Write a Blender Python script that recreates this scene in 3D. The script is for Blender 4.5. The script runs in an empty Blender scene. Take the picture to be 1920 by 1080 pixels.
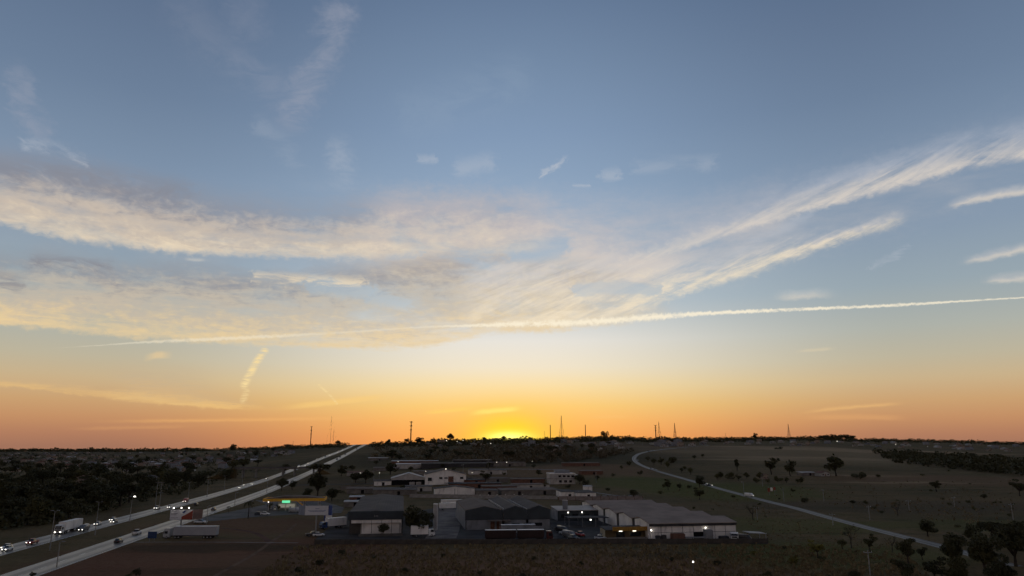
import bpy, bmesh, math, random
from mathutils import Vector, Matrix
R = math.radians
scene = bpy.context.scene
COL = scene.collection

# ---------------------------------------------------------------- camera
CAM_H = 32.0
FPX = 1297.0                      # focal length in pixels of a 1920 px wide frame
PITCH = math.atan(296.0 / FPX)
cam_d = bpy.data.cameras.new('camera')
cam_d.sensor_width = 36.0
cam_d.lens = 36.0 * FPX / 1920.0
cam_d.clip_start = 0.5
cam_d.clip_end = 60000
cam = bpy.data.objects.new('camera', cam_d)
COL.objects.link(cam)
cam.location = (0, 0, CAM_H)
cam.rotation_euler = (math.pi / 2 + PITCH, 0, 0)
scene.camera = cam

scene.view_settings.view_transform = 'Standard'
scene.view_settings.look = 'None'
scene.view_settings.exposure = 0.0
scene.view_settings.gamma = 1.0
scene.view_settings.use_curve_mapping = False
scene.cycles.max_bounces = 5
scene.cycles.diffuse_bounces = 2
scene.cycles.glossy_bounces = 2
scene.cycles.use_denoising = True
scene.cycles.use_adaptive_sampling = True; scene.cycles.adaptive_threshold = 0.03; scene.cycles.adaptive_min_samples = 8

SUN_AZ, SUN_EL = -0.25, 0.6       # degrees: straight ahead, on the horizon

def s2l(c):
    c = c / 255.0
    return c / 12.92 if c <= 0.04045 else ((c + 0.055) / 1.055) ** 2.4
def S(r, g, b):
    return (s2l(r), s2l(g), s2l(b), 1.0)

def pix_dir(px, py):
    x = px - 960.0; u = 540.0 - py
    return Vector((x, FPX * math.cos(PITCH) - u * math.sin(PITCH), FPX * math.sin(PITCH) + u * math.cos(PITCH))).normalized()
def azel(px, py):
    d = pix_dir(px, py)
    return math.degrees(math.atan2(d.x, d.y)), math.degrees(math.asin(d.z))

# ---------------------------------------------------------------- node helper
class NB:
    def __init__(self, tree):
        self.t = tree; self.n = tree.nodes; self.l = tree.links
    def put(self, sock, v):
        if isinstance(v, (int, float)):
            sock.default_value = v
        elif isinstance(v, (tuple, list)):
            sock.default_value = v if len(sock.default_value) == len(v) else v[:3]
        else:
            self.l.new(v, sock)
    def m(self, op, a, b=None, c=None, clamp=False):
        n = self.n.new('ShaderNodeMath'); n.operation = op; n.use_clamp = clamp
        for i, v in enumerate((a, b, c)):
            if v is not None: self.put(n.inputs[i], v)
        return n.outputs[0]
    def v(self, op, a, b=None):
        n = self.n.new('ShaderNodeVectorMath'); n.operation = op
        self.put(n.inputs[0], a)
        if b is not None:
            self.put(n.inputs['Scale'] if op == 'SCALE' else n.inputs[1], b)
        return n.outputs['Value'] if op in ('LENGTH', 'DISTANCE', 'DOT_PRODUCT') else n.outputs[0]
    def xyz(self, x, y, z):
        n = self.n.new('ShaderNodeCombineXYZ')
        for i, v in enumerate((x, y, z)): self.put(n.inputs[i], v)
        return n.outputs[0]
    def sep(self, v):
        n = self.n.new('ShaderNodeSeparateXYZ'); self.put(n.inputs[0], v); return n.outputs
    def sm(self, v, lo, hi, a=0.0, b=1.0):
        n = self.n.new('ShaderNodeMapRange'); n.interpolation_type = 'SMOOTHSTEP'
        for k, x in (('Value', v), ('From Min', lo), ('From Max', hi), ('To Min', a), ('To Max', b)):
            self.put(n.inputs[k], x)
        return n.outputs[0]
    def lin(self, v, lo, hi, a=0.0, b=1.0):
        n = self.n.new('ShaderNodeMapRange'); n.clamp = True
        for k, x in (('Value', v), ('From Min', lo), ('From Max', hi), ('To Min', a), ('To Max', b)):
            self.put(n.inputs[k], x)
        return n.outputs[0]
    def noise(self, vec, scale, detail=4, rough=0.55, dist=0.0, col=False):
        n = self.n.new('ShaderNodeTexNoise'); self.put(n.inputs['Vector'], vec)
        n.inputs['Scale'].default_value = scale; n.inputs['Detail'].default_value = detail
        n.inputs['Roughness'].default_value = rough; n.inputs['Distortion'].default_value = dist
        return n.outputs['Color' if col else 'Fac']
    def ramp(self, fac, stops, interp='LINEAR'):
        n = self.n.new('ShaderNodeValToRGB'); cr = n.color_ramp; cr.interpolation = interp
        while len(cr.elements) > 1: cr.elements.remove(cr.elements[-1])
        cr.elements[0].position = stops[0][0]; cr.elements[0].color = stops[0][1]
        for p, c in stops[1:]:
            e = cr.elements.new(p); e.color = c
        self.put(n.inputs[0], fac)
        return n.outputs[0]
    def mix(self, fac, a, b, mode='MIX'):
        n = self.n.new('ShaderNodeMix'); n.data_type = 'RGBA'; n.blend_type = mode; n.clamp_factor = True
        self.put(n.inputs[0], fac); self.put(n.inputs[6], a); self.put(n.inputs[7], b)
        return n.outputs[2]
    def curve(self, fac, pts):
        n = self.n.new('ShaderNodeFloatCurve'); c = n.mapping.curves[0]
        pts = sorted(pts)
        c.points[0].location = pts[0]; c.points[1].location = pts[-1]
        for p in pts[1:-1]: c.points.new(*p)
        for p in c.points: p.handle_type = 'AUTO_CLAMPED'
        n.mapping.extend = 'HORIZONTAL'
        n.mapping.update()
        self.put(n.inputs['Value'], fac)
        return n.outputs[0]

# ---------------------------------------------------------------- world: dusk sky with cirrus bands
world = bpy.data.worlds.new('World'); scene.world = world; world.use_nodes = True
world.node_tree.nodes.clear()
W = NB(world.node_tree)
world.cycles.sampling_method = 'MANUAL'; world.cycles.sample_map_resolution = 512

tc = W.n.new('ShaderNodeTexCoord').outputs['Generated']
dv = W.v('NORMALIZE', tc)
dx, dy, dz = W.sep(dv)
DEG = 180 / math.pi
el = W.m('MULTIPLY', W.m('ARCSINE', dz), DEG)
az = W.m('MULTIPLY', W.m('ARCTAN2', dx, dy), DEG)
aaz = W.m('ABSOLUTE', W.m('SUBTRACT', az, SUN_AZ))
elc = W.m('MAXIMUM', el, 0.0)

def elramp(stops):   # stops: (pixel row at the centre column or ('e', deg), colour)
    out = []
    for p, c in stops:
        e = p[1] if isinstance(p, tuple) else azel(960, p)[1]
        out.append((min(max(e / 90.0, 0.0), 1.0), c))
    out.sort(key=lambda t: t[0])
    return W.ramp(W.m('DIVIDE', elc, 90.0), out)

near = elramp([(836, S(252, 160, 84)), (815, S(253, 170, 90)), (790, S(253, 186, 104)), (760, S(249, 206, 124)), (725, S(246, 222, 168)),
               (690, S(238, 227, 202)), (640, S(229, 226, 218)), (570, S(186, 199, 208)), (480, S(160, 180, 198)), (380, S(144, 167, 192)),
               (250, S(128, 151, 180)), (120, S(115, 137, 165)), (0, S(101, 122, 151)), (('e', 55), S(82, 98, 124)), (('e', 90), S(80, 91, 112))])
side = elramp([(836, S(160, 114, 92)), (815, S(176, 124, 95)), (790, S(194, 142, 101)), (760, S(201, 160, 114)), (725, S(200, 176, 138)),
               (690, S(188, 179, 155)), (640, S(172, 176, 168)), (570, S(150, 165, 174)), (480, S(134, 152, 172)), (380, S(124, 144, 168)),
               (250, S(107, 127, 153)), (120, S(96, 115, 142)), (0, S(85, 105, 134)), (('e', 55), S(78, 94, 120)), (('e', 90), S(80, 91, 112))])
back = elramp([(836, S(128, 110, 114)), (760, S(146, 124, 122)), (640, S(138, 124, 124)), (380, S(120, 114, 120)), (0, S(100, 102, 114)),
               (('e', 55), S(86, 94, 114)), (('e', 90), S(80, 91, 112))])  # unseen sky behind and overhead, warmed in colour to lessen blue on the ground
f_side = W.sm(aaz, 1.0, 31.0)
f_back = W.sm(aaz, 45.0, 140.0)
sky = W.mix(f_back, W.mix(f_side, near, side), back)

# the physical sky adds its own scattering to the chosen dusk colours
nish = W.n.new('ShaderNodeTexSky'); nish.sky_type = 'NISHITA'; nish.sun_disc = False
nish.sun_elevation = R(SUN_EL); nish.sun_rotation = R(SUN_AZ); nish.altitude = 900; nish.dust_density = 2.0; W.l.new(dv, nish.inputs[0])
sky = W.mix(0.004, sky, nish.outputs[0], 'ADD')

# glow of the setting sun, right on the ridge
gx = W.m('SUBTRACT', az, SUN_AZ)
def gauss(sx, sy, e0):
    a = W.m('POWER', W.m('DIVIDE', gx, sx), 2.0)
    b = W.m('POWER', W.m('DIVIDE', W.m('SUBTRACT', el, e0), sy), 2.0)
    return W.m('EXPONENT', W.m('MULTIPLY', W.m('ADD', a, b), -1.0))
sky = W.mix(W.m('MULTIPLY', gauss(7.5, 3.2, 0.6), 0.4), sky, S(255, 196, 82))
sky = W.mix(W.m('MULTIPLY', gauss(3.0, 1.8, 0.7), 0.97), sky, S(255, 225, 34))
sky = W.mix(W.m('MULTIPLY', gauss(1.6, 0.45, 0.62), 1.0), sky, (1.6, 1.35, 0.32, 1))

# cloud layer: noise lives on a flat sheet overhead, so it foreshortens towards the horizon
inv = W.m('DIVIDE', 1.0, W.m('MAXIMUM', W.m('ADD', dz, 0.05), 0.03))
P = W.xyz(W.m('MULTIPLY', dx, inv), W.m('MULTIPLY', dy, inv), 0.0)
wv = W.xyz(W.noise(P, 1.3, 3, 0.5), W.noise(W.v('ADD', P, (17.0, 5.0, 3.0)), 1.3, 3, 0.5), 0.5)
Pw = W.v('ADD', P, W.v('SCALE', W.v('SUBTRACT', wv, (0.5, 0.5, 0.5)), 0.5))   # no colour/vector conversions here: they would bloat the shader stack
n_big = W.noise(Pw, 1.7, 7, 0.62, 0.3)
n_fine = W.noise(Pw, 6.5, 6, 0.66, 0.4)
A = W.xyz(W.m('MULTIPLY', az, 0.16), W.m('MULTIPLY', el, 0.55), 0.0)     # soft lateral streaks
n_str = W.noise(W.v('ADD', A, W.v('SCALE', wv, 0.8)), 1.6, 6, 0.6, 0.2)
n_fib = W.noise(W.xyz(W.m('MULTIPLY', W.m('ADD', W.m('MULTIPLY', az, .93), W.m('MULTIPLY', el, .36)), 0.13), W.m('MULTIPLY', W.m('SUBTRACT', W.m('MULTIPLY', el, .93), W.m('MULTIPLY', az, .36)), 0.95), 7.0), 1.0, 6, 0.62, 0.5)   # fibres rising to the right
n_puff = W.noise(W.xyz(W.m('MULTIPLY', az, 1.1), W.m('MULTIPLY', el, 1.6), 3.0), 1.3, 4, 0.5, 0.5)
nz_edge = W.m('SUBTRACT', W.m('ADD', W.m('MULTIPLY', n_big, 0.5), W.m('MULTIPLY', n_puff, 0.5)), 0.5)
teeth = W.noise(W.xyz(W.m('MULTIPLY', az, 2.6), W.m('MULTIPLY', el, 1.2), 0.0), 1.0, 4, 0.65)
# everything below waits for the noise (a vanishing offset), so the shader is evaluated band by band and stays small
tiny = W.m('MULTIPLY', W.m('ADD', W.m('ADD', n_big, n_fine), W.m('ADD', W.m('ADD', n_str, n_puff), W.m('ADD', n_fib, teeth))), 1e-6)
el = W.m('ADD', el, tiny); az = W.m('ADD', az, tiny)
naz = W.m('MINIMUM', W.m('MAXIMUM', W.m('DIVIDE', W.m('ADD', az, 50.0), 100.0), 0.0), 1.0)

def cv(pts):          # curve over azimuth through pixel points -> elevation in degrees
    out = []
    for px, py in pts:
        a, e = azel(px, py); out.append(((a + 50) / 100, e / 45.0))
    return W.m('MULTIPLY', W.curve(naz, out), 45.0)
def ov(pts, py):
    q = [((azel(px, py)[0] + 50) / 100, o) for px, o in pts]
    q = ([(0.0, q[0][1])] if q[0][0] > 0.01 else []) + q + ([(1.0, q[-1][1])] if q[-1][0] < 0.99 else [])
    return W.curve(naz, q)

def band(lower, upper, op, bright, dark, soft=(0.35, 1.2), rag=1.6, tex='mix', thr=(0.30, 0.62), shade=(0.15, 0.9), mid=None, rip=0.0, holes=False):
    """one cloud band between two edge curves; bright along its lower edge, darker above"""
    global sky
    lo = cv(lower); hi = cv(upper)
    e = W.m('ADD', el, W.m('MULTIPLY', nz_edge, rag))
    m1 = W.sm(e, W.m('SUBTRACT', lo, soft[0]), W.m('ADD', lo, soft[0]))
    m2 = W.sm(e, W.m('SUBTRACT', hi, soft[1]), W.m('ADD', hi, soft[1]), 1.0, 0.0)
    opv = ov(op, lower[len(lower) // 2][1])
    mask = W.m('MULTIPLY', W.m('MULTIPLY', m1, m2), opv)
    if tex == 'mix':
        tx = W.m('ADD', W.m('MULTIPLY', n_big, 0.55), W.m('MULTIPLY', n_str, 0.45))
    elif tex == 'str':
        tx = n_str
    elif tex == 'fine':
        tx = W.m('ADD', W.m('MULTIPLY', n_fine, 0.35), W.m('MULTIPLY', n_fib, 0.65))
    if tex != 'none':
        mask = W.m('MULTIPLY', mask, W.sm(tx, thr[0], thr[1]))
    if holes: mask = W.m('MULTIPLY', mask, gap)
    t = W.m('DIVIDE', W.m('SUBTRACT', e, lo), W.m('MAXIMUM', W.m('SUBTRACT', hi, lo), 0.05))
    t = W.m('ADD', t, W.m('MULTIPLY', W.m('SUBTRACT', n_fine, 0.5), 0.9))
    if rip: t = W.m('ADD', t, W.m('MULTIPLY', W.m('SUBTRACT', n_puff, 0.5), rip))
    if mid:
        c = W.mix(W.sm(t, shade[0], (shade[0] + shade[1]) / 2), bright, mid); c = W.mix(W.sm(t, (shade[0] + shade[1]) / 2, shade[1]), c, dark)
    else:
        c = W.mix(W.sm(t, shade[0], shade[1]), bright, dark)
    sky = W.mix(mask, sky, c)

# clear blue gaps in the cloud sheet
def capsule(src, pts):
    best = None
    for (p0, p1) in zip(pts[:-1], pts[1:]):
        a0 = Vector((*azel(*p0), 0)); a1 = Vector((*azel(*p1), 0)); ab = a1 - a0
        pa = W.v('SUBTRACT', src, tuple(a0))
        h = W.m('MINIMUM', W.m('MAXIMUM', W.m('DIVIDE', W.v('DOT_PRODUCT', pa, tuple(ab)), ab.dot(ab)), 0.0), 1.0)
        dd = W.v('LENGTH', W.v('SUBTRACT', pa, W.v('SCALE', tuple(ab), h)))
        best = dd if best is None else W.m('MINIMUM', best, dd)
    return best
qw = W.xyz(W.m('ADD', az, W.m('MULTIPLY', W.m('SUBTRACT', n_puff, .5), 2.6)), W.m('ADD', el, W.m('MULTIPLY', W.m('SUBTRACT', n_big, .5), 3.0)), 0.0)
gap = None
for pts_, w_, o_ in (([(970, 472), (1045, 464)], 24, .85), ([(1090, 540), (1160, 536), (1225, 550)], 15, .75), ([(585, 530), (690, 545)], 14, .7), ([(470, 492), (560, 500)], 14, .8), ([(735, 470), (780, 468)], 12, .6), ([(700, 560), (760, 575)], 12, .5)):
    g_ = W.sm(capsule(qw, pts_), w_ / 40.0, w_ / 14.0, 1.0 - o_, 1.0)
    gap = g_ if gap is None else W.m('MULTIPLY', gap, g_)
# thin veil over the middle of the sky
band([(-60, 470), (300, 500), (700, 520), (960, 560), (1300, 545), (1500, 470), (1980, 330)],
     [(-60, 290), (300, 350), (700, 350), (960, 350), (1300, 400), (1500, 340), (1980, 200)],
     [(-60, .08), (300, .12), (700, .3), (960, .34), (1250, .35), (1500, .3), (1980, .3)],
     S(208, 200, 194), S(176, 180, 190), soft=(1.5, 2.2), rag=3, thr=(0.3, 0.75))
# the long bright band from the left
band([(-60, 405), (0, 416), (100, 440), (200, 456), (330, 471), (450, 478), (600, 482), (700, 480), (800, 474), (900, 476), (1020, 470)],
     [(-60, 300), (0, 308), (100, 318), (200, 338), (330, 366), (450, 390), (600, 400), (700, 388), (800, 385), (900, 385), (1020, 400)],
     [(-60, .95), (100, .97), (330, .95), (600, .92), (720, .75), (850, .6), (950, .5), (1020, .15), (1080, 0)],
     S(236, 217, 188), S(146, 142, 147), soft=(0.4, 2.2), rag=1.7, thr=(0.16, 0.6), shade=(-0.15, 1.0), mid=S(203, 188, 172), rip=0.35)
# rosy mass in the middle
band([(600, 500), (740, 520), (900, 535), (1000, 545), (1100, 550), (1200, 545), (1300, 520)],
     [(600, 400), (740, 368), (900, 368), (1000, 380), (1100, 415), (1200, 450), (1300, 470)],
     [(560, 0), (700, .55), (800, .8), (950, .75), (1050, .75), (1150, .7), (1250, .45), (1330, 0)],
     S(230, 212, 190), S(196, 187, 186), soft=(1.3, 1.6), rag=2.6, thr=(0.26, 0.66), rip=0.3, holes=True)
# rosy veil joining the mass to the right-hand streaks
band([(900, 470), (1050, 480), (1200, 520), (1330, 500), (1450, 450), (1560, 400)], [(900, 380), (1050, 372), (1200, 378), (1330, 372), (1450, 345), (1560, 325)],
     [(880, 0), (1000, .5), (1150, .6), (1300, .5), (1450, .4), (1580, 0)], S(214, 202, 194), S(184, 182, 188), soft=(1.2, 1.8), rag=2.4, thr=(0.22, 0.7), holes=True)
# broken grey and cream sheet lower left
band([(-60, 600), (0, 608), (150, 621), (300, 634), (500, 646), (640, 652), (760, 653), (860, 640), (960, 622), (1100, 616), (1240, 600)],
     [(-60, 478), (0, 486), (100, 482), (200, 500), (350, 502), (480, 512), (650, 500), (800, 480), (960, 480), (1100, 500), (1240, 540)],
     [(-60, .95), (100, .92), (300, .85), (500, .8), (700, .78), (850, .8), (1000, .75), (1150, .6), (1240, .3), (1300, 0)],
     S(236, 207, 156), S(148, 145, 149), soft=(0.3, 1.3), rag=1.5, thr=(0.22, 0.6), shade=(-0.05, 1.05), mid=S(200, 186, 166), rip=0.4, holes=True)
# cream fibres centre right, fanning up to the right
band([(820, 610), (960, 606), (1100, 600), (1200, 580), (1300, 545), (1400, 515), (1500, 478), (1600, 446), (1700, 414), (1760, 396)],
     [(820, 520), (960, 490), (1100, 470), (1200, 478), (1300, 488), (1400, 468), (1500, 446), (1600, 424), (1700, 402), (1760, 388)],
     [(800, 0), (900, .7), (1050, .9), (1200, .9), (1350, .85), (1500, .85), (1640, .85), (1700, .7), (1740, 0)],
     S(243, 226, 197), S(210, 203, 197), soft=(0.45, 0.7), rag=1.8, tex='fine', thr=(0.36, 0.62), rip=0.3, holes=True)
band([(1120, 520), (1200, 492), (1300, 462), (1400, 428), (1500, 400), (1600, 374), (1700, 348), (1800, 322), (1920, 300), (1980, 290)],
     [(1120, 490), (1200, 462), (1300, 425), (1400, 392), (1500, 345), (1600, 318), (1700, 290), (1800, 262), (1920, 236), (1980, 225)],
     [(1080, 0), (1180, .55), (1350, .62), (1460, .8), (1600, .85), (1750, .85), (1980, .9)],
     S(226, 214, 200), S(172, 178, 190), soft=(0.35, 1.0), rag=1.5, tex='fine', thr=(0.3, 0.6), shade=(0.1, 0.9))
for lo_, hi_, o_ in (([(1770, 392), (1860, 374), (1990, 352)], [(1770, 384), (1860, 360), (1990, 338)], .7),
                     ([(1800, 497), (1870, 484), (1990, 455)], [(1800, 488), (1870, 470), (1990, 440)], .6),
                     ([(1840, 532), (1900, 527), (1990, 520)], [(1840, 522), (1900, 514), (1990, 505)], .6)):
    band(lo_, hi_, [(lo_[0][0] - 5, 0), (lo_[0][0] + 35, o_), (1990, o_)], S(226, 214, 198), S(196, 194, 194), soft=(0.2, 0.35), rag=0.8, tex='none')
band([(1440, 562), (1500, 560), (1580, 556)], [(1440, 548), (1500, 545), (1580, 540)], [(1440, 0), (1500, .5), (1580, 0)],
     S(222, 212, 196), S(200, 200, 196), soft=(0.2, 0.3), rag=0.8, tex='none')
# low amber streaks
band([(-60, 722), (0, 724), (130, 738), (250, 752), (400, 765), (500, 770), (560, 771)], [(-60, 706), (0, 708), (130, 716), (250, 722), (400, 742), (500, 758), (560, 764)],
     [(-60, .5), (130, .5), (300, .75), (450, .6), (560, 0)], S(240, 196, 126), S(206, 176, 134), soft=(0.12, 0.6), rag=0.7, tex='str', thr=(.25, .55))
band([(180, 750), (260, 752), (360, 758), (460, 762)], [(180, 690), (260, 690), (360, 700), (460, 730)], [(170, 0), (260, .55), (360, .45), (470, 0)],
     S(214, 180, 132), S(196, 176, 146), soft=(0.5, 1.0), rag=1.0, tex='str', thr=(.2, .6))
for pts, w_, o_, c_ in (([(500, 768), (620, 755), (750, 740)], 9, .55, S(250, 206, 126)), ([(120, 791), (400, 788), (760, 782)], 4, .5, S(244, 184, 112)),
                        ([(100, 805), (250, 802), (380, 799)], 4, .35, S(226, 166, 108)),
                        ([(780, 776), (840, 770), (900, 764)], 6, .6, S(255, 214, 110)), ([(870, 776), (930, 770), (985, 765)], 8, .8, S(255, 232, 120)),
                        ([(1480, 778), (1540, 769), (1620, 762), (1710, 755)], 4, .6, S(240, 190, 122)), ([(1480, 783), (1580, 782), (1720, 784)], 9, .35, S(230, 172, 112)),
                        ([(1485, 660), (1530, 656), (1570, 653)], 3, .55, S(226, 208, 172)), ([(1090, 782), (1150, 782), (1190, 781)], 4, .4, S(252, 196, 118)),
                        ([(340, 485), (365, 487), (390, 488)], 3, .5, S(226, 216, 200)), ([(270, 672), (295, 666), (320, 666)], 12, .5, S(240, 206, 150))):
    band([(x, y + w_ / 2) for x, y in pts], [(x, y - w_ / 2) for x, y in pts],
         [(pts[0][0], 0), ((pts[0][0] * .6 + pts[-1][0] * .4), o_), ((pts[0][0] * .3 + pts[-1][0] * .7), o_), (pts[-1][0], 0)], c_, c_, soft=(0.12, 0.16), rag=0.25, tex='none')

# condensation trail
ct = [(60, 655, 1), (150, 650, 2), (250, 643, 4), (350, 638, 7), (480, 632, 8), (620, 625, 5), (800, 613, 5), (900, 610, 8), (960, 608, 12), (1100, 604, 15),
      (1230, 594, 14), (1320, 588, 9), (1500, 580, 7), (1700, 571, 6), (1800, 565, 4), (1920, 558, 3), (1990, 554, 2)]
c0 = cv([(x, y) for x, y, w in ct])
hw = W.m('MULTIPLY', W.curve(naz, [((azel(x, y)[0] + 50) / 100, w / 40.0) for x, y, w in ct]), 40.0 * 0.46 / 23.0)
off = W.m('ADD', W.m('SUBTRACT', el, c0), W.m('MULTIPLY', W.m('SUBTRACT', teeth, 0.5), W.m('MULTIPLY', hw, 2.2)))
cm = W.sm(W.m('ABSOLUTE', off), W.m('MULTIPLY', hw, 0.15), W.m('MULTIPLY', hw, 1.3), 1.0, 0.0)
cop = ov([(60, 0), (150, .15), (300, .36), (480, .42), (620, .22), (740, .22), (850, .5), (1000, .9), (1300, .88), (1700, .78), (1990, .6)], 600)
cm = W.m('MULTIPLY', cm, W.sm(W.m('ADD', W.m('MULTIPLY', n_puff, .5), W.m('MULTIPLY', n_fine, .5)), 0.3, 0.52))
sky = W.mix(W.m('MULTIPLY', cm, cop), sky, S(252, 240, 214))

# short trails and high wisps: capsules in azimuth / elevation, several of one look at a time
def strokes(lines, colr, soft=1.0, fibre=True, warp=True):
    """lines: (points, width in pixels, opacity)"""
    global sky
    q = W.xyz(W.m('ADD', az, W.m('MULTIPLY', W.m('SUBTRACT', n_puff, .5), 2.2)), W.m('ADD', el, W.m('MULTIPLY', W.m('SUBTRACT', n_fine, .5), 1.6)), 0.0)
    tot = None
    for pts, width, opac in lines:
        wd = width / 19.0
        src = q if warp and width > 4 else W.xyz(az, el, 0.0)
        best = capsule(src, pts)
        mk = W.sm(best, wd * (1 - soft) * .5, wd, opac, 0.0)
        tot = mk if tot is None else W.m('MAXIMUM', tot, mk)
    if fibre: tot = W.m('MULTIPLY', tot, W.sm(n_fine, .32, .62))
    sky = W.mix(tot, sky, colr)
strokes([([(496, 658), (480, 680), (466, 706), (458, 722)], 8, .95), ([(462, 735), (456, 750)], 7, .6), ([(598, 722), (618, 740), (632, 757)], 2.5, .6)], S(248, 220, 160), .8, True, False)
strokes([([(70, 489), (130, 492), (200, 499)], 13, .8), ([(-20, 520), (30, 530)], 16, .6), ([(-40, 316), (120, 326), (330, 362)], 34, .5)], S(134, 132, 139))
strokes([([(480, 517), (560, 522), (680, 528)], 11, .8)], S(234, 216, 186))
strokes([([(32, 140), (48, 200), (78, 248)], 24, .34), ([(640, 10), (600, 110), (570, 160), (552, 205)], 44, .42), ([(450, 120), (505, 160), (545, 200)], 46, .2),
         ([(345, 20), (430, 120)], 56, .12), ([(460, 0), (470, 70)], 50, .14)], S(162, 165, 179))
strokes([([(60, 272), (105, 280), (150, 298)], 15, .5), ([(490, 235), (525, 265), (550, 300)], 24, .16), ([(636, 280), (640, 325)], 32, .26), ([(785, 298), (812, 296)], 11, .4), ([(865, 312), (915, 302)], 22, .32),
         ([(1018, 324), (1060, 300)], 8, .7), ([(1080, 349), (1105, 349)], 6, .7), ([(1135, 326), (1155, 324)], 14, .4), ([(1200, 310), (1330, 304)], 20, .24),
         ([(1340, 500), (1440, 440), (1520, 400)], 13, .3), ([(1640, 500), (1700, 465)], 9, .35)], S(184, 190, 200))
strokes([([(780, 210), (960, 150)], 60, .2)], S(148, 166, 186))

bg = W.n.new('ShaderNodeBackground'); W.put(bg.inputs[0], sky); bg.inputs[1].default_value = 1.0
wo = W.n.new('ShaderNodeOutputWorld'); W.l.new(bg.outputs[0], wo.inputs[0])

# ---------------------------------------------------------------- sun, grazing the ridge
sd = bpy.data.lights.new('sun', 'SUN'); sd.energy = 0.25; sd.angle = R(0.5); sd.color = (1.0, 0.55, 0.22)
sun = bpy.data.objects.new('sun', sd); COL.objects.link(sun)
sun.rotation_euler = (R(90 - SUN_EL), 0, R(180 - SUN_AZ))

# ---------------------------------------------------------------- terrain
RIDGE = [(-900, 6000, 846), (0, 6000, 846), (300, 5000, 846), (480, 2800, 841), (560, 2200, 838), (620, 2000, 835), (690, 1850, 833), (760, 1600, 832), (850, 1450, 828),
         (950, 1500, 826), (1130, 1700, 822), (1300, 1900, 824), (1500, 2200, 822), (1700, 2600, 826), (1920, 3000, 831), (2900, 3200, 834)]
RT = []
for px_, dr_, py_ in RIDGE:
    a_ = math.atan2(px_ - 960, 1330.0)
    dd_ = pix_dir(px_, py_)
    RT.append((a_, dr_, CAM_H + dr_ * dd_.z / math.hypot(dd_.x, dd_.y)))
def ridge(a):
    if a <= RT[0][0]: return RT[0][1:]
    for (a0, d0, z0), (a1, d1, z1) in zip(RT[:-1], RT[1:]):
        if a <= a1:
            t = (a - a0) / (a1 - a0); t = t * t * (3 - 2 * t)
            return d0 + (d1 - d0) * t, z0 + (z1 - z0) * t
    return RT[-1][1:]
def terrain(x, y):
    d = math.hypot(x, y); a = math.atan2(x, y)
    if d < 430: return 0.0
    dr, zr = ridge(max(-1.1, min(1.1, a)))
    k = max(0.0, min(1.0, (2.4 - abs(a)) / 1.2))
    zr *= k
    t = (d - 430) / (dr - 430)
    if t > 1: return zr - (d - dr) * 0.014
    s = t * t / (t + 0.06) * 1.06                     # soft start, then an even climb
    return zr * s
def G(px, py):
    """the point of the ground seen at that place of the photograph"""
    dv_ = pix_dir(px, py); hl = math.hypot(dv_.x, dv_.y)
    t0 = 40.0; t = t0
    while t < 9000:
        if CAM_H + dv_.z / hl * t < terrain(dv_.x / hl * t, dv_.y / hl * t):
            lo, hi = t0, t
            for _ in range(40):
                m = (lo + hi) / 2
                if CAM_H + dv_.z / hl * m < terrain(dv_.x / hl * m, dv_.y / hl * m): hi = m
                else: lo = m
            t = hi; break
        t0 = t; t *= 1.01
    else:
        t = ridge(math.atan2(dv_.x, dv_.y))[0] * 0.98
    x, y = dv_.x / hl * t, dv_.y / hl * t
    return Vector((x, y, terrain(x, y)))
def GZ(x, y, off=0.0): return Vector((x, y, terrain(x, y) + off))
def TOPZ(p, px, py):   # height above p that reaches that row of the photograph
    dv_ = pix_dir(px, py); return CAM_H + p.to_2d().length * dv_.z / math.hypot(dv_.x, dv_.y) - p.z
def PXM(p):            # pixels (of 1920) per metre at that point
    return FPX / (p.y * math.cos(PITCH) + (p.z - CAM_H) * math.sin(PITCH))

# ---------------------------------------------------------------- tagging
def tag(o, label, cat, group=None):
    o['label'] = label; o['category'] = cat
    if group: o['group'] = group
    return o
def empty(name, loc, rz=0.0):
    o = bpy.data.objects.new(name, None); o.empty_display_size = 0.5
    COL.objects.link(o); o.location = loc; o.rotation_euler = (0, 0, rz)
    return o
def mesh_obj(name, verts, faces, mat, parent=None, smooth=False):
    me = bpy.data.meshes.new(name); me.from_pydata([tuple(v) for v in verts], [], faces); me.update()
    if smooth: me.shade_smooth()
    if mat is not None: me.materials.append(mat)
    o = bpy.data.objects.new(name, me); COL.objects.link(o)
    if parent is not None: o.parent = parent
    return o

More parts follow.
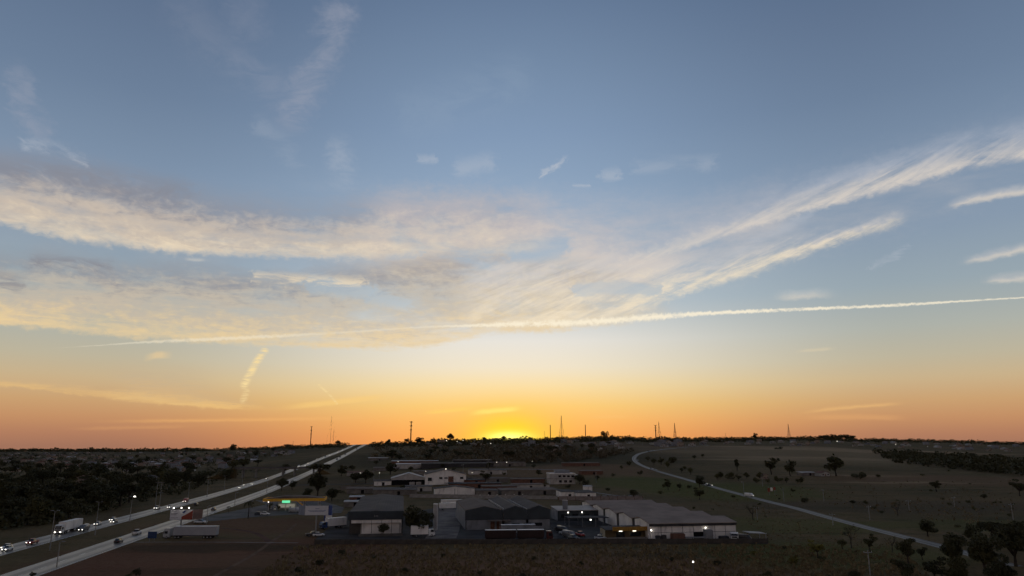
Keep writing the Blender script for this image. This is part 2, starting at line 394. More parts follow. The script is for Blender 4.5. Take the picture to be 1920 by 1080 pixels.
# ---------------------------------------------------------------- materials
MATS = {}
def mat(name, col, rough=0.7, var=0.25, scale=1.5, spec=0.3, metal=0.0, coord='Object', bump=0.0, dirt=None):
    """plain paint / cladding with uneven colour and grime"""
    if name in MATS: return MATS[name]
    m = bpy.data.materials.new(name); m.use_nodes = True; MATS[name] = m
    N = NB(m.node_tree); b = m.node_tree.nodes['Principled BSDF']
    tcn = N.n.new('ShaderNodeTexCoord').outputs[coord]
    n1 = N.noise(tcn, scale, 5, 0.6)
    c = N.mix(N.sm(n1, 0.3, 0.7), tuple(x * (1 - var) for x in col[:3]) + (1,), tuple(min(1, x * (1 + var * .6)) for x in col[:3]) + (1,))
    if dirt:
        n2 = N.noise(N.v('MULTIPLY', tcn, (1.0, 1.0, 0.25)), scale * 2.3, 4, 0.65)
        c = N.mix(N.sm(n2, 0.52, 0.75, 0, 0.6), c, dirt + (1,))
    N.put(b.inputs['Base Color'], c)
    b.inputs['Roughness'].default_value = rough; b.inputs['Metallic'].default_value = metal
    b.inputs['Specular IOR Level'].default_value = spec
    if bump:
        bn = N.n.new('ShaderNodeBump'); bn.inputs['Strength'].default_value = bump; bn.inputs['Distance'].default_value = 0.1
        N.put(bn.inputs['Height'], N.noise(tcn, scale * 6, 4)); N.l.new(bn.outputs[0], b.inputs['Normal'])
    return m
def emit(name, col, strength):
    if name in MATS: return MATS[name]
    m = bpy.data.materials.new(name); m.use_nodes = True; MATS[name] = m
    b = m.node_tree.nodes['Principled BSDF']
    b.inputs['Base Color'].default_value = (0.6, 0.6, 0.6, 1)
    b.inputs['Emission Color'].default_value = tuple(col) + (1,); b.inputs['Emission Strength'].default_value = strength
    m.cycles.emission_sampling = 'NONE' if strength < 40 else 'AUTO'
    return m
def roofmat(name, col, pitch=0.9, axis=0, var=0.2, spec=0.35, rough=0.5):
    """ribbed metal or fibre-cement sheet roof"""
    if name in MATS: return MATS[name]
    m = mat(name, col, rough, var, 0.12, spec)
    N = NB(m.node_tree); b = m.node_tree.nodes['Principled BSDF']
    tcn = N.n.new('ShaderNodeTexCoord').outputs['Object']
    w = N.n.new('ShaderNodeTexWave'); w.bands_direction = 'XY'[axis]; w.inputs['Scale'].default_value = 1.0 / pitch * 3.14 / 10
    N.put(w.inputs['Vector'], tcn); w.inputs['Distortion'].default_value = 0.0
    bn = N.n.new('ShaderNodeBump'); bn.inputs['Strength'].default_value = 0.35; bn.inputs['Distance'].default_value = 0.08
    N.put(bn.inputs['Height'], w.outputs['Fac']); N.l.new(bn.outputs[0], b.inputs['Normal'])
    return m

# ground: dry savanna grass, red earth, greener hollows, straw-coloured fields
def ground_material():
    m = bpy.data.materials.new('savanna_ground'); m.use_nodes = True
    N = NB(m.node_tree); b = m.node_tree.nodes['Principled BSDF']
    pos = N.n.new('ShaderNodeNewGeometry').outputs['Position']
    big = N.noise(pos, 0.011, 5, 0.6, 0.4); mid = N.noise(pos, 0.06, 5, 0.62, 0.3); fine = N.noise(pos, 0.6, 4, 0.7)
    tuft = N.noise(pos, 2.2, 3, 0.7)
    c = N.mix(N.sm(big, 0.35, 0.65), (0.098, 0.074, 0.034, 1), (0.145, 0.10, 0.048, 1))
    c = N.mix(N.sm(mid, 0.5, 0.72, 0, 0.7), c, (0.055, 0.054, 0.018, 1))
    wp = N.v('ADD', pos, N.v('SCALE', N.v('SUBTRACT', N.noise(pos, 0.035, 4, 0.6, col=True), (0.5, 0.5, 0.5)), 34.0))
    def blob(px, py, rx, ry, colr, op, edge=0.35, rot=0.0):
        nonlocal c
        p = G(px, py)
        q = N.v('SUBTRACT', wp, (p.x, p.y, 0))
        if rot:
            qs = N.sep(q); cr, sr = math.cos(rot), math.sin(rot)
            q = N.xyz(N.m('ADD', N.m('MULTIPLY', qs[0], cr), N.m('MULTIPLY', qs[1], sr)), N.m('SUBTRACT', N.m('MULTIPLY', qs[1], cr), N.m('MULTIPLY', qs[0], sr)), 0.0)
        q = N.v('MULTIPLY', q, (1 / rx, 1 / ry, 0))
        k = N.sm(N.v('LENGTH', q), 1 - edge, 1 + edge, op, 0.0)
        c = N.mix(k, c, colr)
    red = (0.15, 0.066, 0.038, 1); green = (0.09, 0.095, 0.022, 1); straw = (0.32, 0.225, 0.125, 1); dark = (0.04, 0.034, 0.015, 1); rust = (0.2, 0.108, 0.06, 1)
    blob(330, 1045, 34, 36, red, .85); blob(560, 1040, 30, 45, red, .8); blob(470, 985, 36, 30, red, .6); blob(200, 1070, 22, 25, red, .6)
    blob(420, 1026, 30, 9, dark, .6); blob(700, 1055, 40, 18, dark, .7); blob(1180, 1062, 60, 14, rust, .6); blob(880, 1062, 50, 14, rust, .65); blob(1000, 1050, 120, 22, rust, .5)
    blob(1300, 1040, 30, 8, dark, .6); blob(1550, 1040, 40, 30, green, .7); blob(1370, 920, 60, 70, green, .8); blob(1200, 905, 40, 60, green, .8)
    blob(1480, 985, 40, 30, green, .6); blob(1850, 985, 60, 22, green, .5); blob(1500, 850, 260, 260, straw, .5); blob(1550, 842, 300, 60, straw, .9, .5)
    blob(1500, 858, 160, 36, straw, .7, .6); blob(1600, 892, 50, 14, straw, .7, .6); blob(1780, 900, 120, 60, rust, .5); blob(1700, 950, 90, 40, (0.075, 0.056, 0.034, 1), .6)
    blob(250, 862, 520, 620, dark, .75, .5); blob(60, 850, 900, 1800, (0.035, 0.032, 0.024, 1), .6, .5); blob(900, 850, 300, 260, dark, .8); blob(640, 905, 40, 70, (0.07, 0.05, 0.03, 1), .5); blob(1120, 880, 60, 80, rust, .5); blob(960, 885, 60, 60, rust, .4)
    blob(1180, 835, 200, 150, (0.09, 0.058, 0.036, 1), .5); blob(1450, 838, 160, 26, straw, .9, .6); blob(1620, 848, 120, 20, straw, .8, .6); blob(1400, 862, 70, 16, straw, .6, .6); blob(1700, 905, 60, 8, straw, .6, .6)
    stk = N.noise(N.v('MULTIPLY', pos, (0.006, 0.045, 0.0)), 1.0, 5, 0.6, 0.6)
    c = N.mix(N.sm(stk, 0.54, 0.74, 0.0, 0.5), c, (0.16, 0.125, 0.06, 1))
    c = N.mix(N.sm(stk, 0.30, 0.44, 0.5, 0.0), c, (0.045, 0.042, 0.018, 1))
    c = N.mix(N.sm(fine, 0.35, 0.75, 0.0, 0.55), c, N.mix(1.0, c, (0.45, 0.45, 0.45, 1), 'MULTIPLY'))
    c = N.mix(N.sm(tuft, 0.55, 0.8, 0.0, 0.5), c, N.mix(1.0, c, (1.7, 1.6, 1.4, 1), 'MULTIPLY'))
    N.put(b.inputs['Base Color'], c)
    b.inputs['Roughness'].default_value = 0.95; b.inputs['Specular IOR Level'].default_value = 0.08
    bn = N.n.new('ShaderNodeBump'); bn.inputs['Strength'].default_value = 0.8; bn.inputs['Distance'].default_value = 0.6
    N.put(bn.inputs['Height'], N.m('ADD', fine, N.m('MULTIPLY', tuft, 0.5))); N.l.new(bn.outputs[0], b.inputs['Normal'])
    return m
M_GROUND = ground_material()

def build_ground():
    rings = [0.0]; r = 12.0
    while r < 16000:
        rings.append(r); r *= 1.035
    azs = []; a = -math.pi
    while a < math.pi - 1e-6:
        azs.append(a); a += R(0.5) if -0.85 < a < 0.85 else R(4)
    n = len(azs); vs = []; fs = []
    for rr in rings[1:]:
        for a in azs:
            x, y = rr * math.sin(a), rr * math.cos(a); vs.append((x, y, terrain(x, y)))
    c = len(vs); vs.append((0, 0, 0))
    for i in range(len(rings) - 2):
        for j in range(n):
            k = (j + 1) % n
            fs.append((i * n + j, i * n + k, (i + 1) * n + k, (i + 1) * n + j))
    for j in range(n): fs.append((c, (j + 1) % n, j))
    fs = [f[::-1] for f in fs]
    o = mesh_obj('ground', vs, fs, M_GROUND, smooth=True); o['kind'] = 'structure'
    return o
build_ground()

def asphalt(name, base, rough, lane):
    """worn asphalt: polished wheel tracks run along V"""
    m = bpy.data.materials.new(name); m.use_nodes = True
    N = NB(m.node_tree); b = m.node_tree.nodes['Principled BSDF']
    uvn = N.n.new('ShaderNodeUVMap'); uv = N.sep(uvn.outputs[0])
    pos = N.n.new('ShaderNodeNewGeometry').outputs['Position']
    tr = N.m('SINE', N.m('MULTIPLY', uv[0], 2 * math.pi * lane))
    nn = N.noise(N.xyz(N.m('MULTIPLY', uv[0], 6.0), N.m('MULTIPLY', uv[1], 0.02), 0.0), 3.0, 4, 0.6)
    patch = N.noise(pos, 0.25, 4, 0.6)
    c = N.mix(N.sm(N.m('ADD', N.m('MULTIPLY', tr, .25), nn), 0.3, 0.8), tuple(x * .6 for x in base) + (1,), tuple(x * 1.35 for x in base) + (1,))
    c = N.mix(N.sm(patch, .55, .7, 0, .4), c, tuple(x * .6 for x in base) + (1,))
    N.put(b.inputs['Base Color'], c)
    N.put(b.inputs['Roughness'], N.lin(N.m('ADD', N.m('MULTIPLY', tr, .15), nn), 0.2, 0.9, rough + .1, rough - .08))
    b.inputs['Specular IOR Level'].default_value = 0.5
    return m
M_ROAD = asphalt('highway_asphalt', (0.155, 0.134, 0.112), 0.37, 2)
M_ROAD2 = asphalt('country_asphalt', (0.13, 0.112, 0.09), 0.6, 2)
M_YARD = mat('yard_asphalt', (0.062, 0.058, 0.055), 0.9, 0.4, 0.08, 0.08, coord='Object')
M_CONC = mat('pale_concrete', (0.20, 0.18, 0.16), 0.9, 0.3, 0.3, .1)
M_TRACK = mat('dirt_track', (0.15, 0.095, 0.065), 0.98, 0.4, 0.2, 0.03)
M_PAINT = mat('road_paint', (0.7, 0.7, 0.68), 0.6, 0.3, 0.6)

def catmull(pts, step):
    P4 = [pts[0] * 2 - pts[1]] + pts + [pts[-1] * 2 - pts[-2]]
    out = []
    for i in range(1, len(P4) - 2):
        p0, p1, p2, p3 = P4[i - 1:i + 3]
        n = max(1, int((p2 - p1).length / step))
        for k in range(n):
            t = k / n
            out.append(0.5 * ((2 * p1) + (p2 - p0) * t + (2 * p0 - 5 * p1 + 4 * p2 - p3) * t * t + (3 * p1 - p0 - 3 * p2 + p3) * t ** 3))
    out.append(pts[-1].copy())
    return out
def ribbon(name, path, width, off, material, shift=0.0, step=8.0, parent=None, structure=True, cross=1, zfun=None):
    zf = zfun or terrain
    ps = catmull([Vector((p[0], p[1])) for p in path], step)
    vs, fs, uvs = [], [], []; L = 0.0
    wf = width if callable(width) else (lambda t: width)
    for i, p in enumerate(ps):
        tn = (ps[min(i + 1, len(ps) - 1)] - ps[max(i - 1, 0)]).normalized(); nm = Vector((tn.y, -tn.x))
        if i: L += (p - ps[i - 1]).length
        w = wf(i / (len(ps) - 1))
        for j in range(cross + 1):
            u = j / cross; q = p + nm * ((u - .5) * w + shift)
            vs.append((q.x, q.y, zf(q.x, q.y) + off)); uvs.append((u, L))
    for i in range(len(ps) - 1):
        for j in range(cross):
            a = i * (cross + 1) + j; fs.append((a, a + 1, a + cross + 2, a + cross + 1))
    o = mesh_obj(name, vs, fs, material, parent)
    ul = o.data.uv_layers.new(name='UVMap')
    for lp in o.data.loops: ul.data[lp.index].uv = uvs[lp.vertex_index]
    if structure: o['kind'] = 'structure'
    return o
def sheet(name, pix, off, material, world=None):
    vs = world or [G(*p) for p in pix]
    vs = [Vector((v[0], v[1], terrain(v[0], v[1]) + off)) for v in vs]
    me = bpy.data.meshes.new(name); bm = bmesh.new()
    f = bm.faces.new([bm.verts.new(v) for v in vs]); f.normal_update()
    if f.normal.z < 0: f.normal_flip()
    bm.to_mesh(me); bm.free(); me.materials.append(material)
    o = bpy.data.objects.new(name, me); COL.objects.link(o); o['kind'] = 'structure'
    return o

# the dual carriageway: straight in plan, climbing the hill
HD = Vector((-0.1535, 1.0)).normalized()             # heading of the highway and the estate
HR = Vector((HD.y, -HD.x))
ROT = math.atan2(-HD.x, HD.y)                         # rotation of the estate about z
NEAR0 = Vector((-127.4, 205.8)); FAR0 = Vector((-163.6, 258.3))
def hw(lane0, s): return lane0 + HD * s
near_path = [hw(NEAR0, s) for s in (-190, -60, 60, 200, 400, 700, 1100, 1500, 1720)]
far_path = [hw(FAR0, s) for s in (-240, -100, 60, 200, 400, 700, 1100, 1450, 1660)]
ribbon('road_near_carriageway', near_path, 10.2, 0.06, M_ROAD, cross=4)
ribbon('road_far_carriageway', far_path, 10.2, 0.06, M_ROAD, cross=4)
for nm_, pth in (('near', near_path), ('far', far_path)):
    for sh in (-4.6, 4.6):
        ribbon('edge_line', pth[:6], 0.16, 0.075, M_PAINT, shift=sh, step=12)
    a_ = pth[0]
    vs, fs = [], []
    for k in range(70):
        s0 = k * 12.0
        for (ds, dn) in ((0, -.08), (0, .08), (4, .08), (4, -.08)):
            q = a_ + HD * (s0 + ds) + HR * dn; vs.append((q.x, q.y, terrain(q.x, q.y) + 0.075))
        fs.append((4 * k, 4 * k + 1, 4 * k + 2, 4 * k + 3))
    o = mesh_obj('lane_line', vs, fs, M_PAINT); o['kind'] = 'structure'
# country road on the right, curving up to the village
croad_px = [(1900, 1062), (1800, 1034), (1720, 1013), (1640, 993), (1560, 972), (1480, 950), (1400, 930), (1330, 911), (1270, 894), (1225, 881), (1200, 871), (1190, 863), (1191, 856), (1205, 849), (1240, 843), (1290, 838), (1330, 835)]
croad = [G(*p).to_2d() for p in croad_px]
ribbon('road_country', croad, 5.4, 0.06, M_ROAD2, step=5, cross=3)
# service road and forecourt of the filling station, yards, tracks
sheet('pavement_forecourt', [(352, 976), (420, 962), (500, 946), (478, 938), (600, 938), (646, 952), (640, 962), (560, 964), (470, 970), (400, 977)], 0.05, mat('forecourt', (0.11, 0.105, 0.098), 0.85, .35, .1, .12))
sheet('pavement_truck_yard', [(592, 1010), (652, 962), (760, 962), (830, 950), (866, 950), (1120, 960), (1215, 1014), (1440, 1014), (1440, 1020), (592, 1020)], 0.04, M_YARD)
ribbon('path_driveway', [G(826, 1010), G(836, 990), G(838, 970), G(842, 955)], 11.0, 0.06, mat('driveway_concrete', (0.17, 0.15, 0.135), .9, .4, .15, .08), step=4, cross=1)
ribbon('path_concrete_strip', [G(250, 1017), G(340, 1016.5), G(450, 1017), G(560, 1018)], 1.2, 0.05, M_CONC)
ribbon('path_dirt_track', [G(395, 1085), G(430, 1065), G(475, 1040), G(510, 1015), G(540, 995), G(556, 982)], 1.3, 0.045, M_TRACK)
ribbon('path_dirt_track', [G(300, 1000), G(400, 990), G(470, 997), G(500, 1012), G(506, 1020)], 2.2, 0.04, mat('red_track', (0.10, 0.05, 0.035), .95, .3, .2, .1))
ribbon('road_cross_street', [G(500, 912), G(620, 908), G(760, 906)], 7, 0.05, M_YARD)
ribbon('road_estate_street', [G(880, 879.5), G(960, 879.5), G(1060, 880.5)], 7, 0.08, M_CONC)
ribbon('road_back_lane', [G(660, 914), G(760, 915), G(820, 915)], 6, 0.05, M_CONC)

# ---------------------------------------------------------------- mesh builder
class MB:
    def __init__(self): self.v = []; self.f = []
    def box(self, x0, x1, y0, y1, z0, z1):
        i = len(self.v)
        self.v += [(x0, y0, z0), (x1, y0, z0), (x1, y1, z0), (x0, y1, z0), (x0, y0, z1), (x1, y0, z1), (x1, y1, z1), (x0, y1, z1)]
        self.f += [tuple(i + k for k in q) for q in ((0, 3, 2, 1), (4, 5, 6, 7), (0, 1, 5, 4), (1, 2, 6, 5), (2, 3, 7, 6), (3, 0, 4, 7))]
        return self
    def prism(self, poly, axis, a, b):
        """closed polygon of (u, v), pushed along an axis from a to b"""
        i = len(self.v); n = len(poly)
        for t in (a, b):
            for u, w in poly:
                self.v.append({'x': (t, u, w), 'y': (u, t, w), 'z': (u, w, t)}[axis])
        self.f.append(tuple(range(i, i + n))[::-1]); self.f.append(tuple(range(i + n, i + 2 * n)))
        for k in range(n):
            m = (k + 1) % n
            self.f.append((i + k, i + m, i + n + m, i + n + k))
        return self
    def tube(self, pts, rads, seg=6, cap=True):
        rings = []
        for k, p in enumerate(pts):
            p = Vector(p); d = (Vector(pts[min(k + 1, len(pts) - 1)]) - Vector(pts[max(k - 1, 0)])).normalized()
            a = d.cross(Vector((0, 0, 1)) if abs(d.z) < .9 else Vector((1, 0, 0))).normalized(); b = d.cross(a)
            i = len(self.v); rings.append(i)
            for s in range(seg):
                t = 2 * math.pi * s / seg
                self.v.append(tuple(p + (a * math.cos(t) + b * math.sin(t)) * rads[k]))
        for r0, r1 in zip(rings[:-1], rings[1:]):
            for s in range(seg):
                m = (s + 1) % seg; self.f.append((r0 + s, r0 + m, r1 + m, r1 + s))
        if cap:
            self.f.append(tuple(rings[0] + s for s in range(seg))[::-1]); self.f.append(tuple(rings[-1] + s for s in range(seg)))
        return self
    def quad(self, a, b, c, d):
        i = len(self.v); self.v += [tuple(a), tuple(b), tuple(c), tuple(d)]; self.f.append((i, i + 1, i + 2, i + 3)); return self
    def build(self, name, material, parent=None, smooth=False, loc=None):
        o = mesh_obj(name, self.v, self.f, material, parent, smooth)
        bm = bmesh.new(); bm.from_mesh(o.data); bmesh.ops.recalc_face_normals(bm, faces=bm.faces); bm.to_mesh(o.data); bm.free()
        if loc is not None: o.location = loc
        return o
def copy_tree(o, parent=None):
    c = o.copy(); COL.objects.link(c); c.parent = parent
    for ch in o.children: copy_tree(ch, c)
    return c
def drop(o):
    for ch in list(o.children): drop(ch)
    bpy.data.objects.remove(o)

rnd = random.Random(7)
# ---------------------------------------------------------------- trees
def leafmat(name, col, var=0.5):
    m = bpy.data.materials.new(name); m.use_nodes = True
    N = NB(m.node_tree); b = m.node_tree.nodes['Principled BSDF']
    oi = N.n.new('ShaderNodeObjectInfo').outputs['Random']
    n1 = N.noise(N.n.new('ShaderNodeTexCoord').outputs['Object'], 0.7, 3)
    c = N.mix(oi, tuple(x * (1 - var * .5) for x in col) + (1,), tuple(x * (1 + var * .5) for x in col) + (1,))
    c = N.mix(N.sm(n1, .35, .7), N.mix(1.0, c, (.6, .6, .6, 1), 'MULTIPLY'), c)
    N.put(b.inputs['Base Color'], c); b.inputs['Roughness'].default_value = 0.75; b.inputs['Specular IOR Level'].default_value = 0.15
    return m
M_LEAF = leafmat('dark_foliage', (0.075, 0.072, 0.034))
M_LEAF_O = leafmat('olive_foliage', (0.10, 0.092, 0.036))
M_LEAF_Y = leafmat('yellowing_foliage', (0.2, 0.175, 0.045))
M_LEAF_B = leafmat('brownish_foliage', (0.16, 0.125, 0.072))  # lighter, browner leaf colour for the hill wood and slope bush
M_BARK = mat('bark', (0.06, 0.048, 0.038), .9, .3, 1.2, .1)

def cards(mb, r, pts, size):
    for p in pts:
        s = size * r.uniform(.6, 1.3)
        a = Vector((r.gauss(0, 1), r.gauss(0, 1), r.gauss(0, .6))).normalized()
        b = a.cross(Vector((r.gauss(0, 1), r.gauss(0, 1), r.gauss(0, 1)))).normalized()
        mb.quad(p - a * s - b * s * .5, p + a * s * .2 - b * s * .75, p + a * s + b * s * .5, p - a * s * .3 + b * s * .8)
def lobe_pts(r, c, rad, n):
    out = []
    for _ in range(n):
        d = Vector((r.gauss(0, 1), r.gauss(0, 1), r.gauss(0, 1))).normalized() * (r.uniform(.35, 1.0) ** .45)
        out.append(Vector(c) + Vector((d.x * rad[0], d.y * rad[1], d.z * rad[2])))
    return out
def tree_proto(kind, seed, n, size):
    r = random.Random(seed); tr = MB(); cr = MB()
    root = empty({'palm': 'palm_tree', 'bush': 'shrub', 'bare': 'bare_tree'}.get(kind, 'tree'), (0, 0, 0))
    H = 10.0; lobes = []
    def limb(base, tip, r0, r1):
        mid = (Vector(base) + Vector(tip)) / 2 + Vector((r.uniform(-.3, .3), r.uniform(-.3, .3), r.uniform(0, .4)))
        tr.tube([base, mid, tip], [r0, (r0 + r1) / 2, r1], 5)
    if kind in ('round', 'umbrella', 'tall', 'open'):
        th = {'round': 2.2, 'umbrella': 4.2, 'tall': 3.0, 'open': 2.8}[kind]
        w = {'round': 4.6, 'umbrella': 6.0, 'tall': 2.4, 'open': 4.0}[kind]
        bend = Vector((r.uniform(-.4, .4), r.uniform(-.4, .4), th))
        tr.tube([(0, 0, -.4), (bend.x * .4, bend.y * .4, th * .5), tuple(bend)], [.42, .32, .26], 7)
        nl = {'round': 9, 'umbrella': 10, 'tall': 7, 'open': 12}[kind]
        for k in range(nl):
            t = 2 * math.pi * (k + r.uniform(-.3, .3)) / nl
            if kind == 'umbrella':
                rr = w * r.uniform(.2, .72); z = 8.1 - rr * .22 + r.uniform(-.5, .5); rad = (r.uniform(1.5, 2.3), r.uniform(1.5, 2.3), r.uniform(.8, 1.2))
            elif kind == 'tall':
                rr = w * r.uniform(.1, .55); z = r.uniform(3.8, 8.8); rad = (r.uniform(1.0, 1.6),) * 2 + (r.uniform(1.1, 1.6),)
            elif kind == 'open':
                rr = w * r.uniform(.2, .85); z = r.uniform(3.4, 8.7); rad = (r.uniform(.9, 1.9), r.uniform(.9, 1.9), r.uniform(.7, 1.4))
            else:
                rr = w * r.uniform(.15, .62); z = r.uniform(3.6, 7.9) - rr * .18; rad = (r.uniform(1.6, 2.5), r.uniform(1.6, 2.5), r.uniform(1.2, 2.0))
            c = Vector((rr * math.cos(t), rr * math.sin(t), min(z, 9.9 - rad[2])))
            lobes.append((c, rad)); limb(bend, c, .2, .06)
        if kind in ('round', 'tall'):
            lobes.append((Vector((r.uniform(-.5, .5), r.uniform(-.5, .5), 8.0)), (1.9, 1.9, 1.8) if kind == 'round' else (1.2, 1.2, 1.7)))
        tot = sum(l[1][0] * l[1][1] for l in lobes)
        for c, rad in lobes: cards(cr, r, lobe_pts(r, c, rad, int(n * rad[0] * rad[1] / tot)), size)
    elif kind == 'bare':
        tr.tube([(0, 0, -.4), (.2, .1, 2), (.1, .3, 4)], [.35, .26, .2], 6)
        tips = []
        for k in range(9):
            t = r.uniform(0, 6.28); L = r.uniform(2.5, 5)
            tip = Vector((.1 + L * .8 * math.cos(t), .3 + L * .8 * math.sin(t), 4 + r.uniform(1.5, 5.4))); limb((.1, .3, r.uniform(3, 4)), tip, .14, .04); tips.append(tip)
            for _ in range(3):
                t2 = tip + Vector((r.uniform(-1.2, 1.2), r.uniform(-1.2, 1.2), r.uniform(0, .9))); tr.tube([tip * .8 + Vector((.02, .06, .8)), t2], [.05, .02], 4); tips.append(t2)
        for tip in tips: cards(cr, r, lobe_pts(r, tip, (.7, .7, .5), max(2, n // 40)), size)
    elif kind == 'palm':
        tr.tube([(0, 0, -.4), (.15, 0, 3), (.1, .1, 7.4)], [.26, .2, .17], 7)
        for k in range(16):
            t = 2 * math.pi * k / 16 + r.uniform(-.15, .15); up = r.uniform(.2, 1.5); prev = Vector((.1, .1, 7.4))
            for s in range(1, 6):
                q = Vector((.1 + math.cos(t) * s * .55, .1 + math.sin(t) * s * .55, 7.4 + up * s * .42 - .13 * s * s))
                sd = Vector((-math.sin(t), math.cos(t), 0)) * (.42 - .05 * s)
                dn = Vector((0, 0, -.22))
                cr.quad(prev, q, q + sd + dn, prev + sd + dn); cr.quad(prev, q, q - sd + dn, prev - sd + dn); prev = q
    elif kind == 'bush':
        for k in range(6):
            c = Vector((r.uniform(-4, 4), r.uniform(-3, 3), r.uniform(2.2, 6))); rad = (r.uniform(2, 3.6), r.uniform(2, 3.6), r.uniform(1.8, 3.4)); lobes.append((c, rad))
            tr.tube([(c.x * .2, c.y * .2, -.2), tuple(c)], [.2, .07], 5)
        for c, rad in lobes: cards(cr, r, [p if p.z > 0 else Vector((p.x, p.y, -p.z)) for p in lobe_pts(r, c, rad, n // 6)], size)
    tr.build('trunk', M_BARK, root)
    cr.build('crown', M_LEAF, root)
    return root
PROTO = {}
for kd in ('round', 'umbrella', 'tall', 'open', 'bush'):
    for lod, n_, sz in (('n', 2200, .30), ('f', 420, .62)):
        if kd == 'open': n_ = int(n_ * .6)
        PROTO[kd, lod] = [tree_proto(kd, 100 + k * 17 + len(kd), n_, sz) for k in range(3)]
PROTO['palm', 'n'] = [tree_proto('palm', 5, 0, 0)]
PROTO['bare', 'n'] = [tree_proto('bare', 6, 300, .22), tree_proto('bare', 9, 160, .2)]
# same trees with other foliage (meshes copied once, shared afterwards)
def recolour(src, m):
    c = copy_tree(src)
    for ch in c.children:
        if ch.name.startswith('crown'):
            ch.data = ch.data.copy(); ch.data.materials[0] = m
    return c
for kd in ('round', 'open', 'bush'):
    for lod in 'nf':
        PROTO[kd + '_olive', lod] = [recolour(t, M_LEAF_O) for t in PROTO[kd, lod]]
PROTO['bush_yellow', 'n'] = [recolour(t, M_LEAF_Y) for t in PROTO['bush', 'n']]
PROTO['open_yellow', 'n'] = [recolour(t, M_LEAF_Y) for t in PROTO['open', 'n']]
PROTOS_ALL = [t for l in PROTO.values() for t in l]

def tree_at(p, h, kind, label, group=None, wide=1.0, lod=None):
    if lod is None: lod = 'n' if p.y < 620 else 'f'
    if (kind, lod) not in PROTO: lod = 'n'
    o = copy_tree(rnd.choice(PROTO[kind, lod]))
    o.location = p; s = h / 10.0; o.scale = (s * wide * rnd.uniform(.9, 1.1), s * wide * rnd.uniform(.9, 1.1), s); o.rotation_euler = (0, 0, rnd.uniform(0, 6.28))
    tag(o, label, 'shrub' if kind.startswith('bush') else 'palm' if kind == 'palm' else 'tree', group)
    return o
def tree(px, py, hpx, kind, label, group=None, wide=1.0):
    p = G(px, py); return tree_at(p, TOPZ(p, px, py - hpx), kind, label, group, wide)

# ---------------------------------------------------------------- vehicles
M_GLASS = mat('vehicle_glass', (0.02, 0.022, 0.025), .12, .1, 2, .6)
M_TYRE = mat('tyre_rubber', (0.018, 0.018, 0.018), .85, .2, 4, .2)
M_RIM = mat('steel_rim', (0.3, 0.3, 0.3), .4, .2, 4, .5, .6)
M_BLACK = mat('black_plastic', (0.02, 0.02, 0.02), .6, .2, 3)
M_HEAD = emit('headlight_glow', (1.0, 0.93, 0.8), 6.5)
M_TAIL = emit('tail_light_glow', (1.0, 0.05, 0.02), 3)
M_LENS = mat('unlit_lens', (0.45, 0.45, 0.42), .2, .1, 3, .6)
PAINTS = {'white': (0.72, 0.72, 0.70), 'silver': (0.42, 0.43, 0.44), 'black': (0.02, 0.02, 0.022), 'red': (0.28, 0.03, 0.025), 'grey': (0.14, 0.145, 0.15), 'blue': (0.03, 0.07, 0.2), 'dark red': (0.07, 0.016, 0.014), 'orange': (.4, .12, .03)}
def paint(c): return mat('paint_' + c.replace(' ', '_'), PAINTS[c], .3, .12, 1.0, .5)

def wheel_on(root, x, y, r, w=.22):
    t = MB().tube([(x - w / 2, y, r), (x + w / 2, y, r)], [r, r], 14).build('wheel', M_TYRE, root)
    s = 1 if x > 0 else -1
    MB().tube([(x + s * (w / 2 - .02), y, r), (x + s * (w / 2 + .015), y, r)], [r * .6, r * .55], 10).build('rim', M_RIM, t)
def loft(mb, rows):
    """rows: cross sections (y, [(halfwidth, z), ...]) mirrored, closed"""
    idx = []
    for y, prof in rows:
        i = len(mb.v); pts = [(w, z) for w, z in prof] + [(-w, z) for w, z in reversed(prof)]
        for w, z in pts: mb.v.append((w, y, z))
        idx.append((i, len(pts)))
    n = idx[0][1]
    for (a, _), (b, _) in zip(idx[:-1], idx[1:]):
        for k in range(n): mb.f.append((a + k, a + (k + 1) % n, b + (k + 1) % n, b + k))
    mb.f.append(tuple(range(idx[0][0], idx[0][0] + n))[::-1]); mb.f.append(tuple(range(idx[-1][0], idx[-1][0] + n)))
    return mb
